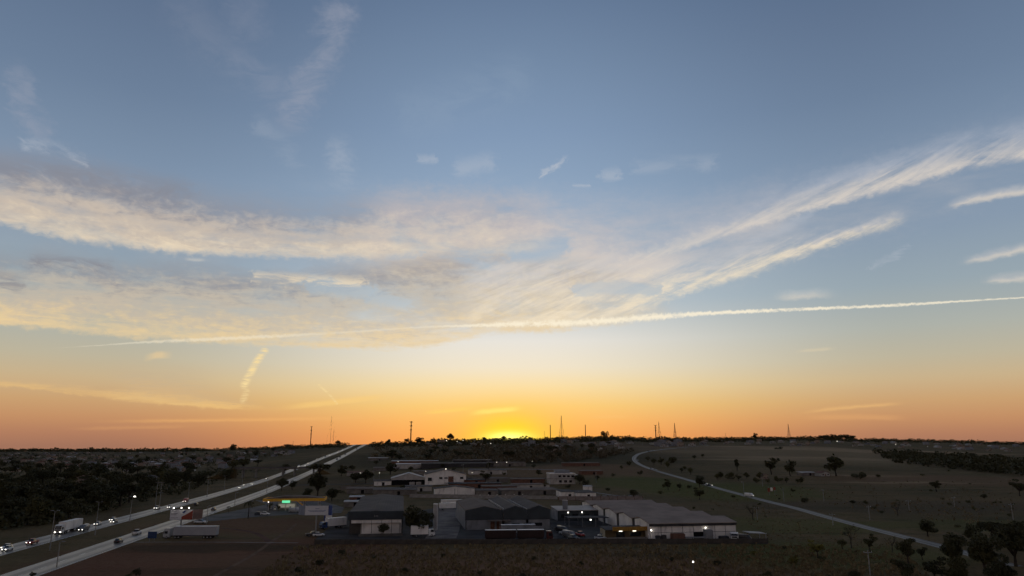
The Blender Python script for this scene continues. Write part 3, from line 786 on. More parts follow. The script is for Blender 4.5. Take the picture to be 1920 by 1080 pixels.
def make_car(kind, colour, lit):
    """front of the car points to -y"""
    root = empty({'hatch': 'car', 'pickup': 'pickup_truck', 'van': 'van'}[kind], (0, 0, 0))
    pm = paint(colour)
    if kind == 'hatch':
        L, Wd = 4.2, .86
        loft(MB(), [(-2.1, [(.62, .32), (.66, .62), (.5, .68)]), (-1.95, [(.8, .25), (.83, .7), (.6, .76)]), (-1.0, [(Wd, .22), (Wd, .82), (.7, .92)]),
                    (.9, [(Wd, .22), (Wd, .86), (.72, .96)]), (1.9, [(.84, .25), (.84, .88), (.66, .98)]), (2.1, [(.7, .34), (.74, .8), (.6, .9)])]).build('body', pm, root, True)
        cab = loft(MB(), [(-1.05, [(.72, .88), (.66, .93)]), (-.25, [(.74, .9), (.58, 1.44)]), (1.1, [(.74, .92), (.58, 1.46)]), (1.85, [(.7, .92), (.56, 1.1)])]).build('cabin_glass', M_GLASS, root)
        MB().box(-.56, .56, -.2, 1.15, 1.44, 1.5).build('roof', pm, root)
        fy, ry, lz = -1.3, 1.3, .62
    elif kind == 'pickup':
        L, Wd = 5.2, .92
        loft(MB(), [(-2.6, [(.7, .4), (.74, .85), (.6, .95)]), (-2.4, [(.88, .35), (.9, .95), (.7, 1.05)]), (-1.1, [(Wd, .35), (Wd, 1.05), (.76, 1.12)]), (2.6, [(Wd, .4), (Wd, 1.08), (.86, 1.1)])]).build('body', pm, root, True)
        loft(MB(), [(-1.2, [(.8, 1.08), (.74, 1.12)]), (-.5, [(.82, 1.08), (.66, 1.72)]), (.7, [(.82, 1.08), (.66, 1.74)]), (.95, [(.8, 1.08), (.7, 1.2)])]).build('cabin_glass', M_GLASS, root)
        MB().box(-.64, .64, -.48, .72, 1.72, 1.79).build('roof', pm, root)
        MB().box(-.74, .74, 1.05, 2.5, 1.09, 1.13).build('cargo_bed', M_BLACK, root)
        fy, ry, lz = -1.65, 1.65, .82
    else:
        L, Wd = 5.4, .98
        loft(MB(), [(-2.7, [(.8, .4), (.84, 1.0), (.7, 1.1)]), (-2.3, [(Wd, .35), (Wd, 1.15), (.8, 1.3)]), (-1.6, [(Wd, .35), (Wd, 1.5), (.8, 2.2)]), (2.6, [(Wd, .35), (Wd, 1.9), (.86, 2.3)]), (2.7, [(.95, .4), (.95, 1.9), (.84, 2.2)])]).build('body', pm, root, True)
        loft(MB(), [(-2.25, [(.86, 1.26), (.78, 1.3)]), (-1.62, [(.9, 1.4), (.8, 2.1)]), (-.6, [(1.0, 1.4), (.93, 1.95)]), (-.5, [(1.0, 1.4), (.93, 1.95)])]).build('cabin_glass', M_GLASS, root)
        fy, ry, lz = -1.7, 1.7, .75
    for sx in (-1, 1):
        wheel_on(root, sx * (Wd - .1), fy, .33); wheel_on(root, sx * (Wd - .1), ry, .33)
        MB().box(sx * (Wd - .36) - .14, sx * (Wd - .36) + .14, -L / 2 - .03, -L / 2 + .14, lz - .08, lz + .08).build('headlight', M_HEAD if lit else M_LENS, root)
        MB().box(sx * (Wd - .3) - .12, sx * (Wd - .3) + .12, L / 2 - .1, L / 2 + .03, lz, lz + .18).build('tail_light', M_TAIL if lit else mat('tail_lens', (.2, .02, .02), .3), root)
    MB().box(-.7, .7, -L / 2 - .06, -L / 2 + .1, .3, .46).build('bumper', M_BLACK, root)
    return root
CARS = {}
def car_at(p, rz, kind, colour, lit, label, group):
    key = (kind, colour, lit)
    if key not in CARS: CARS[key] = make_car(*key)
    o = copy_tree(CARS[key]); o.location = p + Vector((0, 0, .07)); o.rotation_euler = (0, 0, rz)
    tag(o, label, {'hatch': 'car', 'pickup': 'pickup truck', 'van': 'van'}[kind], group); return o

def cab_over(root, colour, y0, lit=False, W=1.25, H=3.0):
    """lorry cab with its nose at y0, facing -y"""
    pm = paint(colour)
    c = MB().prism([(y0, .55), (y0 - .05, 1.7), (y0 + .28, H - .25), (y0 + .55, H), (y0 + 2.2, H), (y0 + 2.2, .55)], 'x', -W, W).build('cab', pm, root)
    MB().prism([(y0 - .075, 1.72), (y0 + .235, H - .3), (y0 + .3, H - .32), (y0, 1.7)], 'x', -W + .12, W - .12).build('windscreen', M_GLASS, c)
    for s in (-1, 1):
        MB().box(s * W - .012, s * W + .012, y0 + .45, y0 + 1.5, 1.75, 2.6).build('side_window', M_GLASS, c)
        MB().box(s * W * .72 - .2, s * W * .72 + .2, y0 - .1, y0 + .05, .75, 1.0).build('headlight', M_HEAD if lit else M_LENS, c)
        MB().box(s * (W + .12) - .08, s * (W + .12) + .08, y0 + .2, y0 + .35, 1.7, 2.5).build('mirror', M_BLACK, c)
    MB().box(-W - .01, W + .01, y0 - .12, y0 + .3, .35, .7).build('bumper', M_BLACK, c)
    MB().box(-W + .35, W - .35, y0 - .085, y0 - .04, 1.05, 1.55).build('grille', M_BLACK, c)
def trailer_box(root, y0, y1, colmat, z0=1.15, z1=4.0, W=1.28, ribs=True, name='trailer'):
    t = MB().box(-W, W, y0, y1, z0, z1).build(name, colmat, root)
    if ribs:
        mb = MB()
        k = y0 + 1.2
        while k < y1 - .5:
            mb.box(W, W + .03, k, k + .06, z0 + .1, z1 - .1); mb.box(-W - .03, -W, k, k + .06, z0 + .1, z1 - .1); k += 1.3
        mb.build('side_ribs', colmat, t)
    MB().box(-W - .02, W + .02, y0 - .02, y1 + .02, z1, z1 + .07).build('top_rail', mat('trailer_rail', (.5, .5, .5), .4), t)
    MB().box(-.6, .6, y0 + .3, y1 - .2, .85, z0).build('chassis', M_BLACK, t)
    MB().box(-W, W, y1 - .05, y1 + .06, .55, .8).build('rear_bumper', M_BLACK, t)
    return t
def lorry(name, p, rz, cabcol, boxes, axles, label, cat='truck', lit=False, H=3.0, group=None):
    root = empty(name, p + Vector((0, 0, .06)), rz)
    cab_over(root, cabcol, 0.0, lit, H=H)
    for b in boxes: trailer_box(root, *b)
    for y in axles:
        for s in (-1, 1): wheel_on(root, s * 1.08, y, .5, .34)
    MB().box(-.5, .5, 1.2, boxes[0][0] + 2.5, .7, .95).build('frame_rail', M_BLACK, root)
    tag(root, label, cat, group); return root

# ---------------------------------------------------------------- industrial estate
M_WHITE = mat('white_cladding', (0.80, 0.76, 0.71), .6, .12, .25, .3, dirt=(.33, .31, .29))
M_WHITE2 = mat('old_white_wall', (0.46, 0.43, 0.40), .8, .2, .3, .2, dirt=(.24, .2, .17))
M_SLATE = mat('slate_cladding', (0.050, 0.058, 0.064), .7, .15, .3, .2)
M_PALEBLUE = mat('pale_blue_wall', (0.21, 0.215, 0.225), .7, .2, .3, .25, dirt=(.12, .12, .13))
M_JOINT_SHADE = mat('dark_joint_shade', (0.045, 0.043, 0.044), .7, .2, .5)  # dark panel joints; its tone also paints the recess shadow between gables
M_DARK = mat('opening_shade', (0.008, 0.008, 0.009), .8, .2, .5, .1)  # near-black colour standing in for the shade inside openings
M_RG = roofmat('grey_roof', (0.112, 0.098, 0.088), 1.0, 0, spec=.08, rough=.85)
M_RB = roofmat('brown_roof', (0.15, 0.118, 0.098), 1.0, 0, spec=.08, rough=.85)
M_RBY = roofmat('brown_roof_cross', (0.29, 0.225, 0.18), 1.0, 0, spec=.06, rough=.88)
M_RW = roofmat('pale_roof', (0.40, 0.38, 0.36), .8, 0, rough=.6)
M_RD = roofmat('dark_roof', (0.05, 0.045, 0.045), .8, 0, spec=.15, rough=.8)
M_RBEIGE = roofmat('beige_roof', (0.36, 0.30, 0.25), .8, 0, rough=.6)
M_TILE = roofmat('clay_tile_roof', (0.16, 0.075, 0.05), .4, 0, spec=.15, rough=.8)
M_YEL = mat('yellow_fascia', (0.78, 0.40, 0.04), .45, .1, .4)
M_METAL = mat('galvanised_steel', (0.25, 0.25, 0.25), .5, .2, 1.0, .4, .5)
M_POLE = mat('concrete_pole', (0.26, 0.25, 0.235), .8, .15, .8)
M_BRICK = mat('bare_brick', (0.17, 0.09, 0.065), .9, .25, .6, .1)
M_LAMP = emit('lamp_glow', (1.0, 0.9, 0.72), 3.5)
M_LAMPW = emit('floodlight_glow', (1.0, 0.93, 0.82), 8)

def gable(root, w, d, eave, rise, wallm, roofm, x0=0.0, y0=0.0, oh=.35, pieces=('front_wall', 'back_wall', 'side_wall'), th=.18):
    """gabled shed: ridge runs along y"""
    t = .2
    for nm, ya in (('front_wall', y0), ('back_wall', y0 + d - t)):
        MB().prism([(x0, 0), (x0 + w, 0), (x0 + w, eave), (x0 + w / 2, eave + rise), (x0, eave)], 'y', ya, ya + t).build(nm, wallm, root)
    for xa in (x0, x0 + w - t):
        MB().box(xa, xa + t, y0 + t, y0 + d - t, 0, eave).build('side_wall', wallm, root)
    k = rise / (w / 2)
    MB().prism([(x0 - oh, eave - oh * k), (x0 + w / 2, eave + rise), (x0 + w + oh, eave - oh * k), (x0 + w + oh, eave - oh * k + th), (x0 + w / 2, eave + rise + th), (x0 - oh, eave - oh * k + th)],
               'y', y0 - oh, y0 + d + oh).build('roof', roofm, root)
def shed(name, px, py, w, d, eave, rise, wallm, roofm, label, cat='shed', rz=None, group=None, across=False):
    """across: the ridge runs left-right instead of away"""
    root = empty(name, G(px, py), ROT if rz is None else rz)
    if across:
        t = .2
        for nm, ya in (('front_wall', 0), ('back_wall', d - t)): MB().box(0, w, ya, ya + t, 0, eave).build(nm, wallm, root)
        for xa in (0, w - t):
            MB().prism([(t, 0), (d - t, 0), (d - t, eave), (d / 2, eave + rise), (t, eave)], 'x', xa, xa + t).build('side_wall', wallm, root)
        k = rise / (d / 2); oh = .4
        MB().prism([(-oh, eave - oh * k + .02), (d / 2, eave + rise + .02), (d + oh, eave - oh * k + .02), (d + oh, eave - oh * k + .2), (d / 2, eave + rise + .2), (-oh, eave - oh * k + .2)], 'x', -oh, w + oh).build('roof', roofm, root)
    else:
        gable(root, w, d, eave, rise, wallm, roofm)
    tag(root, label, cat, group); return root
def lamp_ball(root, x, y, z, r=.22, m=None):
    MB().tube([(x, y, z - r), (x, y, z - r * .4), (x, y, z + r * .4), (x, y, z + r)], [r * .5, r, r, r * .5], 8).build('lamp', m or M_LAMP, root)
def wall_light(root, x, y, z):
    b = MB().box(x - .15, x + .15, y - .5, y, z, z + .1).build('light_bracket', M_METAL, root)
    lamp_ball(b, x, y - .5, z - .05, .2, M_LAMPW)

# long grey hall with slate portico
hl = empty('warehouse', G(652, 1005), ROT)
HWd, HDp = 19.6, 92.0
MB().box(4.6, HWd, 1.6, 1.8, 0, 5.4).build('front_wall', M_JOINT_SHADE, hl)
for k in range(4):
    x0 = 4.75 + k * 3.65
    MB().box(x0, x0 + 3.5, 1.45, 1.6, .1, 4.25).build('wall_panel', M_WHITE, hl)
for k in range(5):
    x0 = 1.0 + k * 3.65
    MB().box(x0, x0 + 3.55, .25, .4, 4.35, 5.5).build('fascia_panel', M_WHITE, hl)
MB().box(0, 4.6, 6, 6.2, 0, 5.4).build('recessed_wall', mat('taupe_wall', (.10, .095, .09), .8, .2, .3), hl)
MB().box(4.4, 4.6, 1.8, 6.2, 0, 5.4).build('return_wall', M_WHITE2, hl)
MB().box(-.3, HWd + .3, 0, .24, 5.5, 8.5).build('slate_fascia', M_SLATE, hl)
MB().box(-.3, HWd + .3, .24, 6.0, 5.45, 5.6).build('portico_soffit', M_SLATE, hl)
for xa in (0, HWd - .2): MB().box(xa, xa + .2, 6.2, HDp, 0, 7.4).build('side_wall', M_WHITE2, hl)
MB().box(0, HWd, HDp, HDp + .2, 0, 7.4).build('back_wall', M_WHITE2, hl)
MB().box(HWd - 1.2, HWd - .6, .3, .9, 0, 5.4).build('portico_pillar', M_WHITE2, hl)
MB().prism([(-.3, 7.5), (HWd / 2, 8.5), (HWd + .3, 7.5), (HWd + .3, 7.7), (HWd / 2, 8.7), (-.3, 7.7)], 'y', .24, HDp + .5).build('roof', M_RG, hl)
for dx_ in (0, .55, 1.1): MB().box(9.2 + dx_, 9.5 + dx_, -.03, 0, 6.6, 7.0).build('sign_mark', M_METAL, hl)
MB().box(4.0, HWd + .3, -3.2, -3.0, 0, 1.0).build('plinth_wall', mat('plinth_concrete', (.12, .115, .105), .9, .3, .3, .1), hl)
tag(hl, 'long grey-roofed warehouse with slate blue fascia over white panels', 'warehouse')

# triple gabled slate warehouse
hm = empty('warehouse', G(872, 994), ROT)
def slate_bay(x0, w, y0, d, eave, rise):
    MB().box(x0 + .5, x0 + w - .3, y0 + .1, y0 + .3, 0, 3.6).build('lower_wall', M_PALEBLUE, hm)
    MB().prism([(x0, 3.6), (x0 + w, 3.6), (x0 + w, eave), (x0 + w / 2, eave + rise), (x0, eave)], 'y', y0, y0 + .3).build('gable_cladding', M_SLATE, hm)
    k = rise / (w / 2)
    MB().prism([(x0 - .05, eave), (x0 + w / 2, eave + rise), (x0 + w + .05, eave), (x0 + w + .05, eave + .16), (x0 + w / 2, eave + rise + .16), (x0 - .05, eave + .16)], 'y', y0 + .31, y0 + d).build('roof', M_RG if w < 12 else M_RB, hm)
    MB().box(x0, x0 + w, y0 + d - .5, y0 + d - .3, 0, eave).build('back_wall', M_WHITE2, hm)
slate_bay(0, 14.8, 0, 50, 7.2, 1.5)
slate_bay(15.1, 9.3, -.6, 54, 7.3, 1.5); slate_bay(24.5, 9.3, -.6, 54, 7.3, 1.5)
for xa in (.05, 33.5): MB().box(xa, xa + .2, .4, 49, 0, 7.1).build('side_wall', M_PALEBLUE, hm)
MB().box(15.05, 15.15, .4, 49, 3, 8.0).build('parapet', M_WHITE2, hm)
MB().box(24.3, 24.55, 0, 53, 7.3, 7.75).build('valley_gutter', M_WHITE2, hm)
cn = MB().box(8.6, 17.5, -4.2, -.7, 3.5, 3.75).build('canopy', M_RB, hm)
for xa in (9, 13, 17.2): MB().box(xa, xa + .15, -4.1, -3.95, 0, 3.5).build('canopy_post', M_METAL, cn)
for xa in (10.0, 12.4): MB().box(xa, xa + 1.6, -.02, .09, 0, 3.0).build('door', M_BRICK, hm)
for k in range(3): MB().box(18.5 + k * 4.5, 21.5 + k * 4.5, -.55, -.48, 1.2, 2.4).build('window', M_GLASS, hm)
tag(hm, 'slate blue warehouse with three front gables and brown roofs', 'warehouse')

# white saw-profile warehouse, five bays
hwh = empty('warehouse', G(1220, 1013), ROT)
WW, BP, EA, RI = 31.8, 19.6, 5.3, 1.35
for b in range(5):
    y0 = b * BP
    rf = MB().prism([(y0 - .5, EA + .05), (y0 + BP / 2, EA + RI), (y0 + BP + .02, EA + .05), (y0 + BP + .02, EA + .25), (y0 + BP / 2, EA + RI + .2), (y0 - .5, EA + .25)], 'x', -.5, WW + .4).build('roof', M_RBY, hwh)
    np_ = 5; gap = 3.2
    MB().prism([(y0 + .2, 0), (y0 + BP - .2, 0), (y0 + BP - .2, EA), (y0 + BP / 2, EA + RI), (y0 + .2, EA)], 'x', .15, .3).build('end_wall', M_JOINT_SHADE, hwh)  # wall left dark beside the panels, a painted recess shadow between gables
    MB().prism([(y0 + .2, 0), (y0 + BP - .2, 0), (y0 + BP - .2, EA), (y0 + BP / 2, EA + RI), (y0 + .2, EA)], 'x', WW - .3, WW - .1).build('end_wall', M_WHITE2, hwh)
    pw = (BP - gap) / np_
    for k in range(np_):
        ya = y0 + .3 + k * pw; yb = ya + pw - .22
        hz = lambda yy: EA - .15 + RI * (1 - abs(yy - (y0 + BP / 2)) / (BP / 2))
        poly = [(ya, .1), (yb, .1), (yb, hz(yb))] + ([(y0 + BP / 2, hz(y0 + BP / 2))] if ya < y0 + BP / 2 < yb else []) + [(ya, hz(ya))]
        MB().prism(poly, 'x', -.02, .14).build('wall_panel', M_WHITE, hwh)
MB().box(0.3, WW - .3, .2, .35, 0, EA).build('front_wall', M_JOINT_SHADE, hwh)
MB().box(-.3, WW + .2, -.35, .15, EA - .75, EA + .02).build('gutter_fascia', M_JOINT_SHADE, hwh)
cw = WW / 8
for k in range(8):
    for r_, (z0, z1) in enumerate(((.1, 2.35), (2.5, 4.5))):
        if k == 4 and r_ == 0: continue
        MB().box(k * cw + .1, (k + 1) * cw - .1, .04, .2, z0, z1).build('wall_panel', M_WHITE, hwh)
MB().box(4 * cw + .05, 5 * cw - .05, .16, .22, 0, 2.45).build('loading_door', M_DARK, hwh)  # flat black sheet paints the shade inside the open doorway
wall_light(hwh, .2, 0, 3.4); wall_light(hwh, 5 * cw + .3, 0, 3.9)
MB().box(WW, WW + .2, .4, 5 * BP - 1, 0, EA - .1).build('side_wall', M_WHITE2, hwh)
MB().prism([(0, 0), (1.6, 0), (1.6, 2.6), (0, .3)], 'x', -.35, -.1).build('ramp_wall', M_WHITE, hwh)
tag(hwh, 'long white panelled warehouse with five low brown gable roofs', 'warehouse')

# low office with beige roof, column tank and lights; dark canopy before it
ob = empty('office_building', G(1046, 977), ROT)
MB().box(0, 21, 0, .2, 0, 4.2).build('front_wall', M_SLATE, ob); MB().box(0, .2, .2, 13, 0, 4.2).build('side_wall', M_WHITE2, ob); MB().box(20.8, 21, .2, 13, 0, 4.2).build('side_wall', M_WHITE2, ob)
MB().box(0, 21, 13, 13.2, 0, 5.0).build('back_wall', M_WHITE2, ob)
MB().prism([(-.6, 4.25), (13.4, 5.1), (13.4, 5.3), (-.6, 4.45)], 'x', -.4, 21.4).build('roof', M_RBEIGE, ob)
for k in range(4): MB().box(1.5 + 5 * k, 4 + 5 * k, -.06, .0, 1.4, 2.8).build('window', M_GLASS, ob)
wall_light(ob, 4.5, 0, 3.6); wall_light(ob, 10.8, 0, 3.6)
tag(ob, 'low office with pale beige roof and two lit wall lights', 'office')
tk = empty('water_tower', G(1060, 975), ROT)
MB().tube([(0, 0, 0), (0, 0, 8.2)], [1.15, 1.15], 16).build('shaft', M_PALEBLUE, tk); MB().tube([(0, 0, 8.2), (0, 0, 8.5)], [1.22, 1.2], 16).build('cap', M_WHITE2, tk)
tag(tk, 'short grey column tank beside the beige-roofed office', 'water tank')
cp = empty('canopy', G(1066, 988), ROT)
MB().box(0, 17, 0, 8, 3.2, 3.45).build('roof', M_RD, cp)
for xa in (.2, 5.8, 11.4, 16.6):
    for ya in (.2, 7.6): MB().box(xa, xa + .18, ya, ya + .18, 0, 3.2).build('post', M_METAL, cp)
lamp_ball(cp, 9.2, -.2, 2.6, .24, M_LAMPW)
tag(cp, 'flat dark canopy on steel posts before the beige-roofed office', 'canopy')
tw = empty('water_tower', G(816, 994), ROT)
MB().tube([(0, 0, 0), (0, 0, 9.6)], [.9, .9], 16).build('shaft', M_WHITE2, tw); MB().tube([(0, 0, 9.6), (0, 0, 9.9)], [.98, .95], 16).build('cap', M_WHITE, tw)
lad = MB(); 
for s in (-.2, .2): lad.box(s - .03, s + .03, -1.1, -1.04, .5, 9.6)
for k in range(24): lad.box(-.2, .2, -1.09, -1.05, .6 + k * .37, .64 + k * .37)
lad.build('ladder', M_METAL, tw)
tag(tw, 'tall pale cylindrical water tower beside the round dark tree', 'water tower')
# yellow-fronted gatehouse
yb = empty('gatehouse', G(1139, 1013), ROT)
MB().box(0, 14.5, 2.5, 2.7, 0, 3.1).build('front_wall', mat('ochre_wall', (.10, .075, .04), .8, .2, .4), yb)
for xa in (0, 14.3): MB().box(xa, xa + .2, 2.7, 9, 0, 3.1).build('side_wall', mat('cream_wall', (.33, .29, .2), .8, .2, .4), yb)
MB().box(0, 14.5, 9, 9.2, 0, 3.1).build('back_wall', M_WHITE2, yb)
MB().box(2.2, 14.8, .6, .85, 2.9, 4.3).build('fascia', mat('ochre_fascia', (.34, .18, .03), .5), yb)
MB().prism([(.85, 3.1), (9.4, 3.6), (9.4, 3.8), (.85, 3.3)], 'x', -.3, 14.8).build('roof', M_RD, yb)
MB().box(4, 7, 2.44, 2.5, 0, 2.3).build('door', M_GLASS, yb); MB().box(9, 13, 2.44, 2.5, .9, 2.2).build('window', M_GLASS, yb)
for xa in (5.2, 10.2):
    MB().box(xa - .6, xa + .6, 1.0, 1.2, 2.74, 2.84).build('light_tube', emit('tube_glow', (1, .93, .75), 6), yb)
tag(yb, 'small gatehouse with yellow fascia and lit tubes under it', 'gatehouse')
MB_ = MB().box(0, 17, 0, .25, 0, 1.3); fw = MB_.build('garden_wall', M_CONC); fw.location = G(1125, 1016); fw.rotation_euler = (0, 0, ROT)
tag(fw, 'low concrete wall before the yellow gatehouse', 'wall')

# white gabled hall and its neighbours in the middle distance
wh = empty('hall', G(797, 910), ROT)
gable(wh, 31, 30, 8.0, 3.6, M_WHITE, M_RG, oh=.6)
for (x0, x1, z0, z1) in ((2, 5, 3.2, 5.6), (10.5, 13, 4.6, 6.0), (26.5, 29, 4.6, 6.0), (14.5, 17, 4.8, 5.8)):
    w_ = MB().box(x0, x1, -.1, .02, z0, z1).build('window', M_GLASS, wh); MB().box(x0 - .15, x1 + .15, -.16, .0, z0 - .2, z0).build('sill', M_WHITE2, w_)
MB().box(17.5, 21.5, -.1, .02, 2.0, 6.4).build('loading_door', M_BRICK, wh)
MB().box(14.5, 22, -2.5, -.1, 0, 2.0).build('porch', M_WHITE2, wh)
lamp_ball(wh, 15.5, -.3, 11.9, .3)
tag(wh, 'white gabled hall with small windows and brown loading door', 'hall')
ws = shed('shed', 733, 910, 27, 26, 5.0, 3.8, M_WHITE2, M_RW, 'weathered pale-roofed gabled shed with dark open front beside white hall')
MB().box(.4, 26.6, -.08, -.01, 0, 3.9).build('open_front_shade', M_DARK, ws)  # near-black sheet over the lower wall paints the shade of an open front
for k in range(2): MB().box(14 + 5 * k, 18 + 5 * k, -.16, -.09, .3, 2.4).build('wall_panel', M_WHITE2, ws)
sm_ = shed('shed', 701, 911, 15, 10, 3.4, .9, M_WHITE, M_RG, 'small white shed with dark doorway beside the cross street', across=True)
MB().box(6, 8, -.06, -.01, 0, 2.6).build('door', M_DARK, sm_)
lw = shed('shed', 815, 930, 26, 14, 4.4, 1.5, M_WHITE, M_RD, 'low dark-roofed shed with two long white wall panels')
MB().box(12.8, 13.1, -.06, 0, 0, 4.4).build('pilaster', M_JOINT_SHADE, lw)
tb = empty('office_block', G(1032, 908), ROT)
MB().box(0, 19.5, 0, 14, 0, 3.9).build('ground_floor', M_WHITE2, tb); MB().box(-.4, 19.9, -.4, 14.4, 3.9, 4.2).build('floor_slab', M_CONC, tb)
MB().box(0, 19.5, 0, 14, 4.2, 7.6).build('upper_floor', M_WHITE2, tb); MB().box(-.3, 19.8, -.3, 14.3, 7.6, 8.1).build('parapet', M_WHITE, tb)
for k in range(4): MB().box(6.4 + 3.4 * k, 8.6 + 3.4 * k, -.06, -.01, 5.1, 6.6).build('window', M_DARK, tb)
for k in range(3): MB().box(6.8 + 4 * k, 9 + 4 * k, -.06, -.01, 1.2, 2.9).build('window', M_GLASS, tb)
MB().box(5, 16, 4, 10, 8.1, 10.3).build('roof_room', M_PALEBLUE, tb)
MB().box(19.5, 22.5, 2, 8, 6.6, 6.85).build('side_awning', M_WHITE, tb)
tag(tb, 'two-storey flat-roofed block with four dark upper windows', 'office block')
def boxlike(name, px, py, w, d, h, wm, rm, label, cat, rz=None, door=True, grp=None):
    r_ = empty(name, G(px, py), ROT if rz is None else rz)
    MB().box(0, w, 0, .2, 0, h).build('front_wall', wm, r_); MB().box(0, w, d - .2, d, 0, h).build('back_wall', wm, r_)
    for xa in (0, w - .2): MB().box(xa, xa + .2, .2, d - .2, 0, h).build('side_wall', wm, r_)
    MB().prism([(-.4, h + .02), (d + .4, h + .5), (d + .4, h + .68), (-.4, h + .2)], 'x', -.4, w + .4).build('roof', rm, r_)
    if door: MB().box(w * .55, w * .55 + 1.8, -.05, -.005, 0, min(2.4, h - .3)).build('door', M_DARK, r_)
    tag(r_, label, cat, grp); return r_
boxlike('storehouse', 1053, 934, 8, 16, 3.6, M_WHITE, M_RD, 'small white storehouse with dark roof behind the red-edged wall', 'storehouse')
boxlike('storehouse', 1081, 935, 12.5, 18, 3.4, M_WHITE, M_RD, 'wider white storehouse with dark roof beside stored pallets', 'storehouse')
boxlike('water_cistern', 1096, 921, 5.5, 4, 3.0, M_WHITE, M_RW, 'pale square cistern at the head of the sloping lane', 'cistern', door=False)
boxlike('workshop', 940, 929, 20, 20, 3.0, M_CONC, M_RB, 'wide low brown-roofed workshop behind the long pale wall', 'workshop')
boxlike('workshop', 985, 928, 22, 18, 3.0, M_CONC, M_RB, 'low brown-roofed workshop next to the two white storehouses', 'workshop')
boxlike('workshop', 700, 929, 28, 16, 3.2, M_CONC, M_RG, 'low grey-roofed workshop behind the long warehouse', 'workshop')
boxlike('open_shed', 842, 915.5, 38, 9, 3.0, M_BRICK, M_RD, 'long low dark shed below the white gabled hall', 'shed')
boxlike('awning_shed', 655, 941, 8, 5, 2.6, M_BRICK, M_RW, 'small red-walled kiosk with bright pale roof near the warehouse', 'kiosk')
boxlike('awning_shed', 645, 951, 9, 5, 2.6, M_CONC, M_RW, 'small grey kiosk with pale roof beside the filling station', 'kiosk')
boxlike('factory_shed', 742, 880, 46, 22, 5.0, M_WHITE2, M_RW, 'long white factory shed with pale roof beyond the gabled hall', 'factory')
boxlike('factory_shed', 790, 880, 74, 26, 5.5, M_JOINT_SHADE, M_RG, 'wide grey-roofed factory shed below the wooded hill', 'factory')
boxlike('factory_shed', 734, 871.5, 54, 14, 4.0, M_BRICK, M_RW, 'far brick factory shed with bright roof edge', 'factory')
boxlike('factory_shed', 850, 872.5, 42, 16, 5.0, M_JOINT_SHADE, M_RB, 'far open-framed shed at the foot of the wooded hill', 'factory')
boxlike('farm_shed', 690, 864, 26, 12, 3.5, M_CONC, M_RW, 'pale roofed shed beside the highway below the hilltop', 'shed')
boxlike('depot', 1056, 874, 40, 8, 3.0, M_BRICK, M_RB, 'low brick depot by the straight estate street', 'depot')
# further low roofs, packed between the lanes
for (x_, y_, w_, d_, h_, wm_, rm_, lb_) in ((650, 926, 17, 10, 3, M_CONC, M_RB, 'brown-roofed shed behind the pale kiosks by the filling station'), (760, 922, 18, 10, 3.2, M_WHITE2, M_RG, 'grey-roofed store left of the low dark-roofed shed'),
        (893, 930, 14, 12, 3.2, M_CONC, M_RG, 'grey-roofed store between the white-panelled shed and the workshops'), (905, 921, 24, 10, 3.0, M_BRICK, M_RB, 'brick store with brown roof above the workshops'), (962, 918, 22, 10, 3.2, M_WHITE2, M_RB, 'whitewashed store below the bare plots'),
        (870, 908, 16, 10, 3.0, M_BRICK, M_RD, 'brick annexe touching the white gabled hall'), (905, 905, 20, 9, 3.0, M_CONC, M_RB, 'concrete store beside the dark straggly tree'), (960, 906, 26, 9, 2.8, M_BRICK, M_RB, 'long brick store left of the two-storey block'),
        (775, 892, 30, 14, 3.6, M_CONC, M_RB, 'brown-roofed works behind the weathered shed'), (880, 890, 34, 14, 3.6, M_WHITE2, M_RG, 'grey-roofed works behind the white gabled hall'), (700, 884, 26, 14, 3.4, M_CONC, M_RB, 'brown-roofed works left of the factory sheds'),
        (1090, 890, 20, 10, 3.0, M_BRICK, M_RB, 'brick barn at the edge of the green hollow'), (915, 875, 40, 12, 4.0, M_CONC, M_RB, 'concrete works beside the wooded hill foot'), (650, 892, 18, 10, 3.0, M_WHITE2, M_TILE, 'tiled house-like store by the cross street')):
    boxlike('store', x_, y_, w_, d_, h_, wm_, rm_, lb_, 'store')
for k_, (x_, y_) in enumerate(((834, 950), (831, 957))):
    r_ = empty('parked_trailer', G(x_, y_), ROT + math.pi / 2 + .12)
    trailer_box(r_, -11, 2, M_WHITE, 1.1, 3.6)
    for ya in (-9.5, -8.2, 0.2):
        for s in (-1, 1): wheel_on(r_, s * 1.05, ya, .48, .3)
    tag(r_, ('white box trailer parked by the slate warehouse, farther back' , 'white box trailer parked by the slate warehouse near driveway')[k_], 'trailer')

def wall_run(name, pa, pb, h, m, label, seg=5.0, capm=None, th=.18):
    a, b = G(*pa), G(*pb); L = (b - a).to_2d().length; ang = math.atan2(b.y - a.y, b.x - a.x)
    root = empty(name, a, ang); n = max(1, int(L / seg)); s = L / n
    pm = MB().box(.1, s - .1, -th / 2, th / 2, -.3, h).build('wall_panel', m, root)
    po = MB().box(-.13, .13, -.15, .15, -.3, h + .12).build('post', capm or m, root)
    for k in range(n + 1):
        if k:
            c = po.copy(); COL.objects.link(c); c.parent = root; c.location = (k * s, 0, GZ(*(a.to_2d() + (b - a).to_2d() * k / n)).z - a.z)
        if 0 < k < n:
            c = pm.copy(); COL.objects.link(c); c.parent = root; c.location = (k * s, 0, GZ(*(a.to_2d() + (b - a).to_2d() * (k + .5) / n)).z - a.z)
    tag(root, label, 'wall'); return root
wall_run('boundary_wall', (590, 1021), (1440, 1019), 1.6, mat('grey_block_wall', (.075, .066, .058), .9, .25, .4, .1), 'long dark grey block wall closing off the yards from the scrub')
